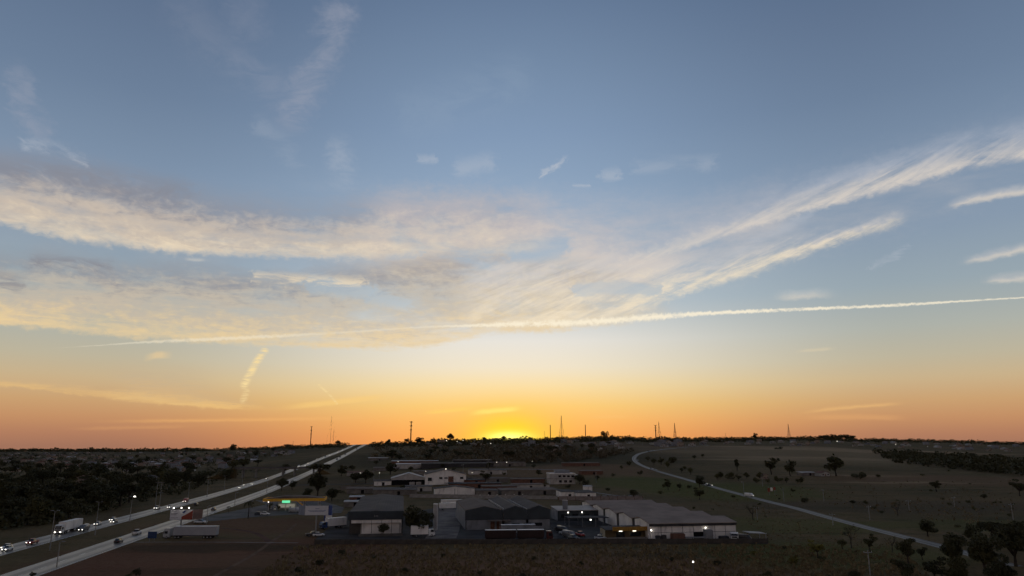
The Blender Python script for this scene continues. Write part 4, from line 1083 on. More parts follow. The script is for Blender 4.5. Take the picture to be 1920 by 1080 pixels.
wall_run('boundary_wall', (768, 933), (1045, 936.5), 2.2, mat('long_pale_wall', (.30, .28, .26), .85, .25, .3, .1), 'long pale wall running behind the warehouses')
wall_run('boundary_wall', (1048, 938), (1205, 938.5), 2.4, mat('pale_red_wall', (.26, .22, .2), .85, .25, .3, .1), 'pale wall between the storehouses and white warehouse roof', capm=M_BRICK)
wall_run('boundary_wall', (640, 917), (700, 916), 2.0, M_CONC, 'pale wall along the back lane by the cross street')
wall_run('boundary_wall', (900, 914), (1030, 913.5), 1.8, M_WHITE2, 'low whitish wall in front of the two-storey block')
wall_run('boundary_wall', (868, 898), (1030, 899.5), 1.6, M_CONC, 'thin pale wall crossing the bare plots beside the white hall')
lp = [(1090, 920), (1125, 925), (1170, 932), (1205, 936)]
ribbon('path_sloping_lane', [G(*p) for p in lp], 4.0, 0.06, M_CONC)
for k in range(7):
    p = G(1122 + k * 12, 935.5); b_ = MB().box(-1.1, 1.1, -1, 1, 0, 1.3); b_.box(-1.1, 1.1, -.95, .95, 1.36, 2.2)
    o = b_.build('pallet_stack', M_PALEBLUE if k % 2 else M_CONC); o.location = p; o.rotation_euler = (0, 0, ROT + k * .1)
    tag(o, 'stack of wrapped pallets stored along the pale wall', 'pallet stack', 'pallets along the pale wall')

# ---------------------------------------------------------------- filling station, signs
gs = empty('filling_station', G(492, 958), ROT)
for xa in (2.5, 11, 19.5, 27):
    for ya in (1.5, 9.5): MB().tube([(xa, ya, 0), (xa, ya, 4.5)], [.22, .22], 8).build('pillar', M_WHITE2, gs)
MB().box(0, 30, 0, 11.5, 4.55, 4.7).build('soffit', M_WHITE2, gs)
fa = MB().box(-.2, 30.2, -.2, 0, 4.5, 5.9); fa.box(-.2, 30.2, 11.5, 11.7, 4.5, 5.9); fa.box(-.2, 0, 0, 11.5, 4.5, 5.9); fa.box(30, 30.2, 0, 11.5, 4.5, 5.9); fa.build('fascia', M_YEL, gs)
MB().prism([(0, 5.5), (30, 5.5), (21, 6.7), (9, 6.7)], 'y', 3.0, 11.2).build('roof', M_RB, gs)
MB().box(9.3, 13.2, -.36, -.22, 3.75, 4.95).build('lit_sign', emit('green_sign_glow', (0.12, 1.0, 0.45), .75), gs)
MB().box(6, 15, 7.5, 11, 0, 3.4).build('kiosk', M_WHITE2, gs); MB().box(6.4, 14.6, 7.4, 7.48, .9, 2.7).build('kiosk_window', emit('kiosk_glow', (1, .9, .7), .12), gs)
for k in range(3):
    pu = MB().box(5 + 7.5 * k, 5.9 + 7.5 * k, 3.2, 3.8, .15, 1.9).build('fuel_pump', M_WHITE, gs)
    MB().box(4.4 + 7.5 * k, 6.5 + 7.5 * k, 2.9, 4.1, 0.05, .15).build('pump_island', M_CONC, pu)
    MB().box(5.1 + 7.5 * k, 5.8 + 7.5 * k, 3.17, 3.2, 1.2, 1.7).build('pump_display', M_GLASS, pu)
for k in range(4): MB().box(3.6 + 7 * k, 4.6 + 7 * k, 2.5, 3.5, 4.5, 4.54).build('canopy_light', emit('canopy_light_glow', (1, .95, .85), 6), gs)
lamp_ball(gs, 2.5, .6, 4.3, .25); lamp_ball(gs, .3, .4, 4.6, .2)
MB().prism([(16.5, 4.5), (17.1, 4.5), (19.6, 2.8), (19.3, 2.4)], 'y', .5, .8).build('yellow_brace', M_YEL, gs)
tag(gs, 'yellow filling station canopy with small green lit sign', 'filling station')

def billboard(px, py, w, h, z0, label, lit, rz, twin=None):
    r_ = empty('billboard', G(px, py), rz)
    MB().tube([(0, .35, -.3), (0, .35, z0 + .3)], [.3, .3], 10).build('pole', M_POLE, r_)
    fr = MB().box(-w / 2, w / 2, .05, .3, z0, z0 + h).build('frame', M_METAL, r_)
    pn = MB().box(-w / 2 + .12, w / 2 - .12, -.02, .05, z0 + .12, z0 + h - .12).build('panel', mat('billboard_sheet', (.62, .62, .63), .5, .06, .5), r_)
    return r_, pn
b1, pn1 = billboard(338, 988, 9.2, 4.0, 2.7, '', True, ROT * .3)
RED = mat('print_red', (.26, .055, .035), .5, .15, .6); BLU = mat('print_blue', (.06, .09, .25), .5); GRT = mat('print_grey', (.18, .18, .2), .5)
MB().prism([(.1, 2.85), (4.45, 2.85), (4.45, 6.5), (3.2, 5.6), (1.4, 4.6), (.1, 3.9)], 'y', -.03, -.021).build('red_print', RED, pn1)
MB().prism([(.2, 5.6), (.9, 6.3), (1.9, 6.4), (1.5, 5.9), (1.0, 5.2)], 'y', -.03, -.021).build('blue_print', BLU, pn1)
for z_, w_ in ((6.0, 2.2), (5.1, 2.6), (4.6, 2.2), (3.4, 2.9)): MB().box(-4.2, -4.2 + w_, -.03, -.021, z_, z_ + .22).build('printed_line', GRT, pn1)
for xa in (-3.0, 0.1, 3.1):
    a_ = MB().tube([(xa, .1, 6.7), (xa, -.2, 7.3), (xa, -.9, 7.5)], [.05, .05, .05], 5).build('lamp_arm', M_METAL, b1); lamp_ball(a_, xa, -.9, 7.45, .22, M_LAMPW)
MB().prism([(4.65, .1), (7.4, 2.6), (7.4, 2.8), (4.65, .3)], 'z', 2.75, 6.6).build('second_panel', mat('faded_print', (.22, .15, .13), .6, .3, .4), b1)
tag(b1, 'roadside billboard with red and white print under three lit lamps', 'billboard')
b2, pn2 = billboard(591, 1004, 8.6, 3.5, 7.0, '', False, ROT * .5)
MB().prism([(-4.35, .1), (-7.2, 3.2), (-7.2, 3.45), (-4.35, .35)], 'z', 7.05, 10.4).build('second_panel', mat('pale_blue_print', (.22, .25, .32), .6, .2, .4), b2)
for z_, x0_, x1_ in ((9.3, -.6, .9), (8.6, -3.2, 3.4), (8.3, -2.6, 2.8)): MB().box(x0_, x1_, -.03, -.021, z_, z_ + .16).build('printed_line', mat('print_pale_blue', (.2, .24, .36), .5), pn2)
MB().box(4.18, 5.6, .06, .28, 7.0, 10.5).build('blue_edge', BLU, b2)
tag(b2, 'tall white two-sided billboard on one pole by the truck yard', 'billboard')
tt = empty('totem_sign', G(616, 979), ROT)
MB().box(-1.3, 1.3, -.3, .3, 0, 5.8).build('board', M_WHITE, tt); MB().box(-1.45, 1.45, -.4, .4, -.1, .35).build('base', M_CONC, tt); MB().box(-2.0, -1.32, -.2, .2, .4, 5.6).build('blue_edge', BLU, tt)
tag(tt, 'white upright totem sign with blue edge behind the tall billboard', 'sign')
rs = empty('road_sign', G(284, 1017), ROT * .2)
for xa in (-.8, .8): MB().tube([(xa, .06, 0), (xa, .06, 3.4)], [.06, .06], 6).build('post', M_METAL, rs)
MB().box(-1.5, 1.5, -.02, .03, 1.3, 3.5).build('board', mat('sign_blue', (.02, .045, .12), .6), rs)
tag(rs, 'blue road sign on two posts beside the near carriageway', 'road sign')
gt = empty('hazard_sign', G(1448, 929), -.2)
for xa in (-1.6, 1.6): MB().tube([(xa, .1, 0), (xa, .1, 5.4)], [.09, .09], 6).build('post', M_POLE, gt)
for k in range(3): MB().box(-2.6 + k * 1.8, -1.3 + k * 1.8, -.02, .04, 2.2 + k * .6, 4.6 + k * .3).build('board', RED if k != 1 else M_WHITE, gt)
tag(gt, 'cluster of red and white boards on posts beside country road', 'sign')

# ---------------------------------------------------------------- flyover across the highway
fo = empty('flyover', GZ(*(NEAR0 + HD * 500)), ROT)
dz = 6.0
MB().box(-64, 14, -5, 5, dz, dz + 1.1).build('deck', M_CONC, fo)
for ya in (-5.2, 4.95): MB().box(-64, 14, ya, ya + .25, dz + 1.1, dz + 2.0).build('parapet', mat('parapet_concrete', (.12, .115, .11), .8), fo)
MB().box(-63.5, 13.5, -4.6, 4.6, dz + 1.1, dz + 1.16).build('carriageway', M_YARD, fo)
for xa in (-57, -45, -20, -9, 9):
    for ya in (-3, 3): MB().tube([(xa, ya, -2), (xa, ya, dz)], [.6, .6], 10).build('pier', M_POLE, fo)
MB().prism([(14, -2), (36, -3), (14, dz + 1.05)], 'y', -6, 6).build('ramp_bank', M_GROUND, fo)
MB().prism([(-64, -2), (-90, -3), (-64, dz + 1.05)], 'y', -6, 6).build('ramp_bank', M_GROUND, fo)
tag(fo, 'concrete flyover on round piers crossing both carriageways', 'bridge')

# ---------------------------------------------------------------- lamp posts, utility poles, masts
def lamp_post(p, h, lit, label, group, arm=1.6, double=True):
    r_ = empty('street_lamp', p, ROT)
    MB().tube([(0, 0, -.3), (0, 0, h * .5), (0, 0, h)], [.17, .13, .08], 7).build('pole', M_POLE, r_)
    for s in ((-1, 1) if double else (1,)):
        a_ = MB().tube([(0, 0, h - .1), (s * arm * .5, 0, h + .1), (s * arm, 0, h + .12)], [.06, .05, .05], 5).build('arm', M_METAL, r_)
        hd = MB().box(s * arm - .35, s * arm + .45, -.16, .16, h + .05, h + .22).build('lamp_head', M_METAL, a_)
        if lit and s == 1: MB().box(s * arm - .3, s * arm + .4, -.26, -.16, h - .12, h + .2).build('lens', M_LAMPW, a_)
    tag(r_, label, 'street lamp', group); return r_
MED = (NEAR0 + FAR0) / 2
for k, (px, py, tpy) in enumerate(((93, 1032, 960), (178, 1003, 943), (243, 978, 932), (298, 957, 906), (352, 941, 905), (388, 932, 900), (420, 921, 893), (454, 909, 884), (480, 902, 880))):
    p = G(px, py); lamp_post(p, (py - tpy) / PXM(p) * .98, k == 2, 'tall concrete street lamp in the highway median' if k != 2 else 'lit street lamp in the highway median', None if k == 2 else 'median street lamps', .9)
for k, (px, py, tpy) in enumerate(((106, 1064, 1040), (387, 983, 950), (440, 948, 925), (500, 924, 905), (468, 967, 943), (525, 916, 897))):
    p = G(px, py); lamp_post(p, max(6.5, (py - tpy) / PXM(p)), False, 'thin lamp post on the verge of the near carriageway', 'verge lamp posts', .8, False)
def utility_pole(px, py, hpx, label, group):
    p = G(px, py); h = hpx / PXM(p); r_ = empty('utility_pole', p, rnd.uniform(-.4, .4))
    MB().tube([(0, 0, -.3), (0, 0, h)], [.18, .12], 7).build('pole', M_POLE, r_)
    MB().box(-1.1, 1.1, -.08, .08, h - .7, h - .52).build('crossarm', M_POLE, r_)
    for xa in (-1, 0, 1): MB().tube([(xa, 0, h - .52), (xa, 0, h - .25)], [.05, .04], 5).build('insulator', M_WHITE, r_)
    tag(r_, label, 'utility pole', group)
for (px, py, h) in ((1562, 985, 22), (1545, 940, 22), (1631, 975, 26), (1705, 958, 20), (1632, 1080, 46), (1470, 940, 24), (1395, 925, 22), (1240, 850, 12), (1160, 850, 14), (1286, 846, 12), (1430, 912, 22), (1420, 975, 24), (1900, 975, 30), (1790, 950, 18), (1205, 835, 14)):
    utility_pole(px, py, h, 'pale utility pole with crossarm standing in the open fields', 'field utility poles')
for (px, py, h) in ((291, 950, 45), (299, 949, 26), (700, 905, 22), (915, 890, 28), (660, 905, 18), (1118, 905, 20), (868, 893, 22)):
    utility_pole(px, py, h, 'utility pole with crossarm among the streets and yards', 'town utility poles')
def small_light(px, py, h, label, group, bright=False):
    p = G(px, py); r_ = empty('yard_light', p, ROT)
    MB().tube([(0, 0, -.2), (0, 0, h)], [.1, .07], 6).build('pole', M_METAL, r_)
    MB().box(-.25, .25, -.3, .1, h, h + .12).build('lamp_head', M_METAL, r_)
    rr = max(.2, .42 / PXM(p)); lamp_ball(r_, 0, -.2, h - rr * .6, rr, M_LAMPW if bright else M_LAMP)
    tag(r_, label, 'yard light', group)
small_light(1300, 1072, 2.6, 'bright garden light standing alone in the scrub', None, True)
for (px, py) in ((931, 878), (950, 878), (998, 876), (675, 900), (711, 900), (746, 876), (885, 900), (798, 897), (837, 832), (857, 834), (868, 832), (920, 838), (1150, 985), (1570, 832), (1680, 838), (1740, 843)):
    small_light(px, py, 6.0, 'small lit yard light on a thin pole', 'small lit yard lights')
for k in range(6):
    p = G(900 + k * 16, 938.5 - k * .3); r_ = empty('yard_light', p, ROT)
    MB().tube([(0, 0, 0), (0, 0, 2.9)], [.06, .05], 6).build('pole', M_METAL, r_); MB().tube([(0, 0, 2.9), (0, 0, 3.25), (0, 0, 3.4)], [.28, .28, .1], 8).build('globe', mat('white_globe', (.7, .68, .62), .3), r_)
    tag(r_, 'white globe light in a row behind the slate warehouse roofs', 'garden light', 'globe lights behind the slate warehouse')

def mast(px, py, hpx, kind, label, dist=None):
    p = G(px, py); h = TOPZ(p, px, py - hpx); r_ = empty('radio_mast', p, rnd.uniform(0, 1))
    wb = max(.7, h * .045); th_ = max(.16, .28 / PXM(p) ** 1.0 * .6)
    if kind == 'lattice':
        w0, w1 = max(2.4, h * .1), .7
        legs = MB()
        for sx in (-1, 1):
            for sy in (-1, 1): MB().tube([(sx * w0, sy * w0, -.5), (sx * w1, sy * w1, h * .75), (sx * .25, sy * .25, h)], [th_, th_, th_], 4).build('leg', M_BLACK, r_)
        n = 9
        for k in range(n):
            t0, t1 = k / n * .9, (k + 1) / n * .9; wa = w0 + (w1 - w0) * t0 / .75 if t0 < .75 else w1; wb_ = w0 + (w1 - w0) * t1 / .75 if t1 < .75 else w1
            br = MB()
            for sy in (-1, 1):
                br.tube([(-wa, sy * wa, h * t0), (wb_, sy * wb_, h * t1)], [th_ * .6] * 2, 4); br.tube([(wa, sy * wa, h * t0), (-wb_, sy * wb_, h * t1)], [th_ * .6] * 2, 4); br.tube([(-wb_, sy * wb_, h * t1), (wb_, sy * wb_, h * t1)], [th_ * .6] * 2, 4)
            br.build('brace', M_BLACK, r_)
    elif kind == 'cell':
        MB().tube([(0, 0, -.5), (0, 0, h)], [1.5, .9], 8).build('pole', M_BLACK, r_)
        for z_, ww in ((h * .97, 3.0), (h * .8, 2.4), (h * .62, 1.9)):
            MB().tube([(0, 0, z_ - .1), (0, 0, z_ + .1)], [ww, ww], 10).build('platform', M_BLACK, r_)
            for k in range(6):
                a_ = k * math.pi / 3; MB().box(ww * math.cos(a_) - .25, ww * math.cos(a_) + .25, ww * math.sin(a_) - .2, ww * math.sin(a_) + .2, z_ - 1.0, z_ + 1.3).build('antenna', M_BLACK, r_)
    elif kind == 'guyed':
        MB().tube([(0, 0, -.5), (0, 0, h)], [th_ * 1.3, th_], 5).build('pole', M_BLACK, r_)
        for k in range(3):
            a_ = k * 2.1; MB().tube([(0, 0, h * .9), (h * .3 * math.cos(a_), h * .3 * math.sin(a_), 0)], [.05, .05], 3).build('guy_wire', M_BLACK, r_)
    else:
        MB().tube([(0, 0, -.5), (0, 0, h)], [1.0, .8], 8).build('shaft', M_BLACK, r_)
        MB().tube([(0, 0, h), (0, 0, h + .4)], [.95, .95], 8).build('cap', M_BLACK, r_)
    tag(r_, label, 'mast')
mast(582, 835, 36, 'cell', 'cell mast with stacked antenna rings left of the highway crest')
mast(619, 834, 54, 'guyed', 'very thin tall guyed mast above the highway crest')
mast(624.5, 834, 28, 'guyed', 'shorter thin guyed mast beside the tall one')
mast(549, 838, 12, 'guyed', 'tiny thin mast over the town trees left of highway')
mast(770, 828, 38, 'cell', 'slim cell mast on the ridge between highway and sunset')
mast(1021, 820, 12, 'guyed', 'tiny mast just right of the sunset')
mast(1032, 820, 23, 'stack', 'short dark stack just right of the sunset')
mast(1053, 820, 41, 'lattice', 'tall lattice mast right of the sunset')
mast(1098, 822, 25, 'stack', 'dark stack on the ridge beyond the lattice mast')
mast(1230, 823, 26, 'cell', 'slim cell mast above the village at the country road')
mast(1236.5, 822, 31, 'lattice', 'lattice mast above the village at the country road')
mast(1266, 822, 29, 'lattice', 'thin lattice mast farther along from the village')
mast(1361, 822, 10, 'guyed', 'tiny thin mast over the straw-coloured field')
mast(1480, 823, 28, 'lattice', 'lone lattice mast above the broad field')

# ---------------------------------------------------------------- traffic
def onroad(lane0, px, py, shift):
    p = G(px, py).to_2d(); s = (p - lane0).dot(HD); q = lane0 + HD * s + HR * shift
    return GZ(q.x, q.y)
kinds = ['hatch', 'hatch', 'pickup', 'hatch', 'van', 'hatch']; cols = ['white', 'silver', 'black', 'white', 'grey', 'white', 'red', 'silver']
FARC = [(8, 1033, 1), (20, 1029, -1), (38, 1021, 1), (141, 990, -1.5), (148, 996, 1.5), (172, 985, -1), (186, 981, 1.5), (196, 977, -1.5), (305, 955, -1.6), (312, 953, 1.6), (343, 942, -1), (434, 916, 1), (452, 911, -1), (460, 909, 1.5), (480, 899, -1)]
FARC += [(548, 880, 1), (556, 876, -1.5), (561, 874, 1.5), (575, 870, -1), (583, 867, 1.6), (597, 862, -1.6), (603, 860, 1.6), (613, 856, -1), (617, 854, 1), (625, 852, -1.5), (633, 849, 1.5), (640, 846.5, -1), (645, 845, 1.5), (652, 843, -1.5), (660, 840, 1), (668, 837.5, -1), (674, 836, 1)]
for i, (px, py, sh) in enumerate(FARC):
    car_at(onroad(FAR0, px, py, sh * 1.3), ROT, kinds[i % 6], cols[(i * 3) % 8], True, 'oncoming %s %s with lit headlights on the far carriageway' % (cols[(i * 3) % 8], {'hatch': 'car', 'pickup': 'pickup', 'van': 'van'}[kinds[i % 6]]), 'oncoming cars with headlights')
for i, (px, py, sh, kd, cl, lb) in enumerate(((215, 1018, .5, 'hatch', 'black', 'dark car with pale roof glint driving away on near carriageway'), (258, 1002, -1.5, 'pickup', 'white', 'white pickup driving away on the near carriageway'),
        (378, 966, -1.5, 'pickup', 'silver', 'silver pickup driving away past the red and white billboard'), (405, 957, .5, 'hatch', 'grey', 'grey car driving away near the palm tree'),
        (352, 948, -14.0, 'hatch', 'black', 'black car waiting in the median crossing'))):
    car_at(onroad(NEAR0, px, py, sh * 1.2), ROT + math.pi, kd, cl, False, lb, None)
for i, (px, py) in enumerate(((655, 852), (634, 862), (645, 857), (676, 842))):
    car_at(onroad(NEAR0, px, py, (-1.6, 1.6)[i % 2]), ROT + math.pi, 'van', 'grey', False, 'dark van climbing the hill on the near carriageway', 'vans climbing the hill')
lorry('semi_truck', onroad(FAR0, 106, 1003, -2.4), ROT, 'white', [(2.9, 17.2, M_WHITE, 1.15, 4.1)], (1.2, 3.6, 4.8, 13, 14.2, 15.4), 'white semi-trailer truck with lit headlights on the far carriageway', lit=True, H=3.4)
p_ = G(308, 1010); lorry('semi_truck', p_, -math.pi / 2 + .03, 'silver', [(3.4, 18.4, mat('pale_trailer', (.34, .35, .37), .5, .1, .4), 1.2, 4.1)], (1.2, 4.2, 5.4, 14.2, 15.4, 16.6), 'long pale semi-trailer truck parked on the red earth lot', H=3.5)
lorry('box_truck', G(815, 1006.5), math.pi / 2 + ROT, 'white', [(2.4, 8.6, M_WHITE, 1.0, 3.9)], (1.1, 6.6), 'white box truck parked beside the water tower', H=2.6)
bt = [o for o in scene.objects if o.name.startswith('box_truck')][0]
for k in range(3): MB().box(1.29, 1.30, 3.2 + k * 1.5, 4.3 + k * 1.5, 2.7, 3.2).build('printed_mark', GRT, bt)
lorry('box_truck', G(601, 993), ROT + math.radians(-52), 'blue', [(2.6, 11, M_WHITE, 1.0, 3.9)], (1.1, 7.6, 8.8), 'white box truck with blue cab by the tall billboard', H=2.7)
DK = mat('maroon_trailer', (.030, .016, .014), .6, .2, .5)
lorry('road_train', G(1036, 1014), math.pi / 2 + ROT * .6, 'dark red', [(3.0, 12.2, DK, 1.2, 3.7), (12.8, 23.4, DK, 1.2, 3.7)], (1.2, 3.8, 5.0, 10, 11.2, 15, 20.2, 21.4, 22.6), 'long dark double-trailer truck with red cab behind the block wall', H=3.3)
r_ = empty('parked_trailer', G(1003, 1004), ROT + math.pi / 2)
trailer_box(r_, 0, 12.5, M_PALEBLUE, 1.1, 3.9)
for ya in (8.5, 9.8, 11.1):
    for s in (-1, 1): wheel_on(r_, s * 1.05, ya, .48, .3)
tag(r_, 'pale blue box trailer parked against the slate warehouse', 'trailer')
for i, (px, py) in enumerate(((1049, 995), (1054, 999), (1060, 1003.5), (1067, 1008), (1074, 1012.5))):
    car_at(G(px, py), ROT + .5, ('pickup', 'van')[i % 2], ('grey', 'black', 'silver')[i % 3], False, 'dark pickup or van parked in the slanting yard row', 'vehicles in the slanting yard row')
car_at(G(1088, 1006), ROT + .15, 'pickup', 'red', False, 'red pickup parked in the open yard', None)
car_at(G(597, 1006), ROT + 1.9, 'hatch', 'white', False, 'white car parked under the tall billboard', None)
car_at(G(587, 1006), ROT + 1.9, 'pickup', 'black', False, 'black pickup parked under the tall billboard', None)
car_at(G(1126, 1012), ROT + 1.2, 'hatch', 'silver', False, 'silver car parked by the low concrete wall', None)
car_at(G(1133, 1008), ROT + 1.2, 'hatch', 'white', False, 'white car parked beside the yellow gatehouse', None)
for (px, py, cl, kd) in ((486, 966, 'black', 'hatch'), (497, 966, 'white', 'hatch'), (552, 961, 'silver', 'van'), (558, 958, 'white', 'pickup')):
    car_at(G(px, py), ROT + 1.5, kd, cl, False, cl + ' ' + {'hatch': 'car', 'van': 'van', 'pickup': 'pickup'}[kd] + ' parked on the filling station apron', None)
car_at(G(376, 982), ROT + 1.3, 'pickup', 'white', False, 'white pickup on the slip road behind the red and white billboard', None)
# country road traffic
def on_country(px, py):
    return GZ(*G(px, py).to_2d())
car_at(on_country(1405, 931.5), R(52), 'van', 'white', True, 'white van with lit headlights coming down the country road', None)
car_at(on_country(1330, 911.5), R(55), 'hatch', 'black', True, 'dark car with headlights behind the roadside tree', None)
car_at(on_country(1322, 909), R(55), 'hatch', 'white', True, 'white car with headlights behind the roadside tree', None)
for (px, py) in ((1222, 880), (1228, 882), (1194, 864), (1216, 847), (1224, 845.5)):
    car_at(on_country(px, py), R(50), 'hatch', 'silver', False, 'small pale car on the bend of the country road', 'cars on the country road bend')
# clutter by the white warehouse
for i, (px, py, w, d, h, mt) in enumerate(((1262, 1015, 4.5, 2.4, 2.3, M_BRICK), (1232, 1015.5, 1.5, 1.5, 1.8, M_JOINT_SHADE), (1243, 1015.5, 1.4, 1.4, 2.0, M_JOINT_SHADE), (1325, 1014, 2.5, 2.5, 3.4, M_PALEBLUE), (1352, 1014.5, 3, 2, 1.4, M_JOINT_SHADE))):
    o = MB().box(0, w, 0, d, 0, h).box(.1, w - .1, .1, d - .1, h, h + .12).box(-.05, w + .05, -.04, 0, h * .45, h * .55).build('storage_bin', mt); o.location = G(px, py); o.rotation_euler = (0, 0, ROT)
    tag(o, ('rusty storage bin by the white warehouse wall', 'small dark bin nearest the lit corner lamp', 'dark bin beside the rusty storage bin', 'tall grey cabinet right of the loading door', 'low dark bin beyond the grey cabinet')[i], 'storage bin')
r_ = empty('flatbed_trailer', G(1282, 1014.5), ROT - .08)
MB().box(0, 8.5, 0, 2.4, .9, 1.15).build('bed', M_METAL, r_); MB().box(-1.6, 0, 1.0, 1.4, .85, 1.0).build('drawbar', M_METAL, r_)
for xa in (5.4, 6.6):
    for ya in (.2, 2.2): MB().tube([(xa, ya - .12, .45), (xa, ya + .12, .45)], [.45, .45], 12).build('wheel', M_TYRE, r_)
tag(r_, 'flatbed trailer standing before the white warehouse', 'trailer')
lorry('box_truck', G(1378, 1015), -.25, 'white', [(2.4, 6.2, M_JOINT_SHADE, 1.0, 2.2)], (1.1, 4.8), 'white lorry cab parked at the end of the white warehouse', H=2.7)
car_at(G(1395, 1015), 1.0, 'van', 'black', False, 'black van among the vehicles beyond the white warehouse', None)
cr_ = empty('carport', G(1406, 1015), ROT)
MB().prism([(0, 2.7), (6.5, 2.3), (6.5, 2.45), (0, 2.85)], 'y', 0, 5).build('roof', M_RW, cr_)
for xa in (.2, 6.1):
    for ya in (.2, 4.6): MB().box(xa, xa + .15, ya, ya + .15, 0, 2.5).build('post', M_METAL, cr_)
tag(cr_, 'open carport with pale sloping roof beyond the white warehouse', 'carport')

# ---------------------------------------------------------------- houses
def house_proto(i):
    r = random.Random(i * 13 + 1); root = empty('house', (0, 0, 0)); w, d, e = r.uniform(8, 13), r.uniform(7, 11), r.uniform(2.8, 3.4)
    if i % 3 == 2: e *= 1.9
    wm = [mat('house_wall_%d' % k, c, .85, .15, .3, .15) for k, c in enumerate(((.36, .34, .31), (.30, .24, .19), (.24, .25, .27), (.40, .39, .37)))][i % 4]
    rm = [M_TILE, M_RG, M_TILE, M_RB, M_RW][i % 5]
    gable(root, w, d, e, r.uniform(1.0, 1.9), wm, rm, x0=-w / 2, oh=.5)
    MB().box(-.5, .5, -.06, -.01, 0, 2.2).build('door', M_BRICK, root)
    for xa in (-w * .33, w * .25): MB().box(xa, xa + 1.3, -.06, -.01, 1.0, 2.2).build('window', M_GLASS, root)
    root['look'] = '%s%s with %s roof' % (('cream', 'tan', 'grey', 'white')[i % 4], ' two-storey house' if i % 3 == 2 else ' low house', ('clay-tiled', 'grey sheet', 'clay-tiled', 'brown sheet', 'pale sheet')[i % 5])
    return root
HOUSES = [house_proto(i) for i in range(8)]
def house(p, rz, label, group, s=1.0):
    o = copy_tree(rnd.choice(HOUSES)); label = o['look'] + ' ' + label if group else label; del o['look']; o.location = p; o.rotation_euler = (0, 0, rz); o.scale = (s, s, s); tag(o, label, 'house', group); return o
def clear_of_highway(p, m=14):
    q = p.to_2d(); a = (q - NEAR0).dot(HR); b = (q - FAR0).dot(HR); return a > m or b < -m
placed = []
def spaced(p, r):
    for q, rq in placed:
        if (p.to_2d() - q.to_2d()).length < r + rq: return False
    placed.append((p, r)); return True
def in_poly(x, y, poly):
    c = False
    for (x0, y0), (x1, y1) in zip(poly, poly[1:] + poly[:1]):
        if (y0 > y) != (y1 > y) and x < (x1 - x0) * (y - y0) / (y1 - y0) + x0: c = not c
    return c
def scatter(poly, n, rad, fn, tries=30):
    xs = [p[0] for p in poly]; ys = [p[1] for p in poly]; k = 0
    for _ in range(n * tries):
        if k >= n: break
        x, y = rnd.uniform(min(xs), max(xs)), rnd.uniform(min(ys), max(ys))
        if not in_poly(x, y, poly): continue
        p = G(x, y)
        if p.y > 5600 or not clear_of_highway(p) or not spaced(p, rad): continue
        fn(p); k += 1
TOWN = 'houses of the town left of the highway'
scatter([(-10, 850), (-10, 872), (140, 880), (300, 890), (420, 880), (520, 858), (560, 846), (470, 846), (300, 849)], 150, 8,
        lambda p: house(p, rnd.uniform(-.5, .5) + rnd.choice((0, math.pi / 2)), 'in the town left of the highway', TOWN))
for (px, py) in ((75, 925), (150, 908), (165, 905), (275, 900), (330, 884), (345, 884), (28, 885), (320, 872), (390, 862), (410, 870)):
    p = G(px, py); spaced(p, 9); house(p, rnd.uniform(-.4, .4), 'half hidden in the dark wood', 'houses among the wood')
scatter([(985, 826), (985, 848), (1100, 848), (1190, 840), (1190, 825)], 34, 9, lambda p: house(p, rnd.uniform(-.4, .4), 'on the hill right of the sunset', 'houses on the sunset hill'))
scatter([(770, 830), (780, 838), (900, 838), (980, 832), (960, 828)], 16, 9, lambda p: house(p, rnd.uniform(-.4, .4), 'on the ridge left of the sunset', 'houses on the ridge'))
scatter([(1225, 827), (1215, 842), (1320, 836), (1330, 829)], 18, 8, lambda p: house(p, rnd.uniform(-.4, .4), 'where the country road ends', 'village houses', 1.25))
scatter([(1340, 827), (1345, 835), (1640, 838), (1900, 848), (1918, 836), (1640, 830)], 60, 9, lambda p: house(p, rnd.uniform(-.4, .4), 'beyond the broad field', 'houses beyond the field'))
house(G(1548, 893), .3, 'white farmhouse beside the big dark field tree', None, .9)
boxlike('farm_shed', 1503, 892, 14, 8, 2.6, M_CONC, M_RW, 'long pale farm shed in the field by two trees', 'shed')
house(G(1436, 898), .2, 'tiny pale hut among the roadside trees', None, .6)

# ---------------------------------------------------------------- trees
# single trees, from the filling station to the warehouses
T = tree
T(775, 1006, 62, 'round', 'big round dark tree between the two slate warehouses', None, 1.05)
T(797, 1000, 44, 'round', 'smaller dark tree leaning on the water tower', None, .9)
T(718, 1005, 24, 'round', 'round clipped tree before the white warehouse panels', None, 1.25)
T(465, 972, 40, 'palm', 'tall palm beside the filling station slip road')
T(428, 962, 16, 'palm', 'short palm on the verge before the near carriageway')
T(595, 932, 46, 'round', 'large dark tree behind the filling station canopy', None, 1.1)
T(575, 938, 24, 'round', 'dark tree touching the yellow canopy roof', None, 1.2)
T(622, 940, 26, 'round', 'dark tree right of the yellow canopy', None, 1.1)
T(600, 897, 30, 'umbrella', 'broad flat-crowned tree hiding the flyover ramp', None, 1.6)
T(640, 893, 22, 'round', 'dark tree beside the broad flat-crowned tree')
T(528, 920, 24, 'round', 'bushy tree below the flyover', None, 1.2); T(548, 918, 18, 'round', 'small bushy tree next to the flyover pier', None, 1.2)
T(534, 887, 18, 'round', 'dark tree by the far end of the flyover', None, 1.3)
T(686, 906, 26, 'round', 'dark tree at the cross street by the small white shed', None, 1.2); T(667, 905, 20, 'round', 'lower dark tree at the cross street', None, 1.3)
T(732, 890, 24, 'round', 'round dark tree behind the weathered shed', None, 1.2)
T(910, 905, 24, 'open', 'dark straggly tree right of the white gabled hall'); T(916, 888, 22, 'tall', 'slender dark tree behind the white gabled hall')
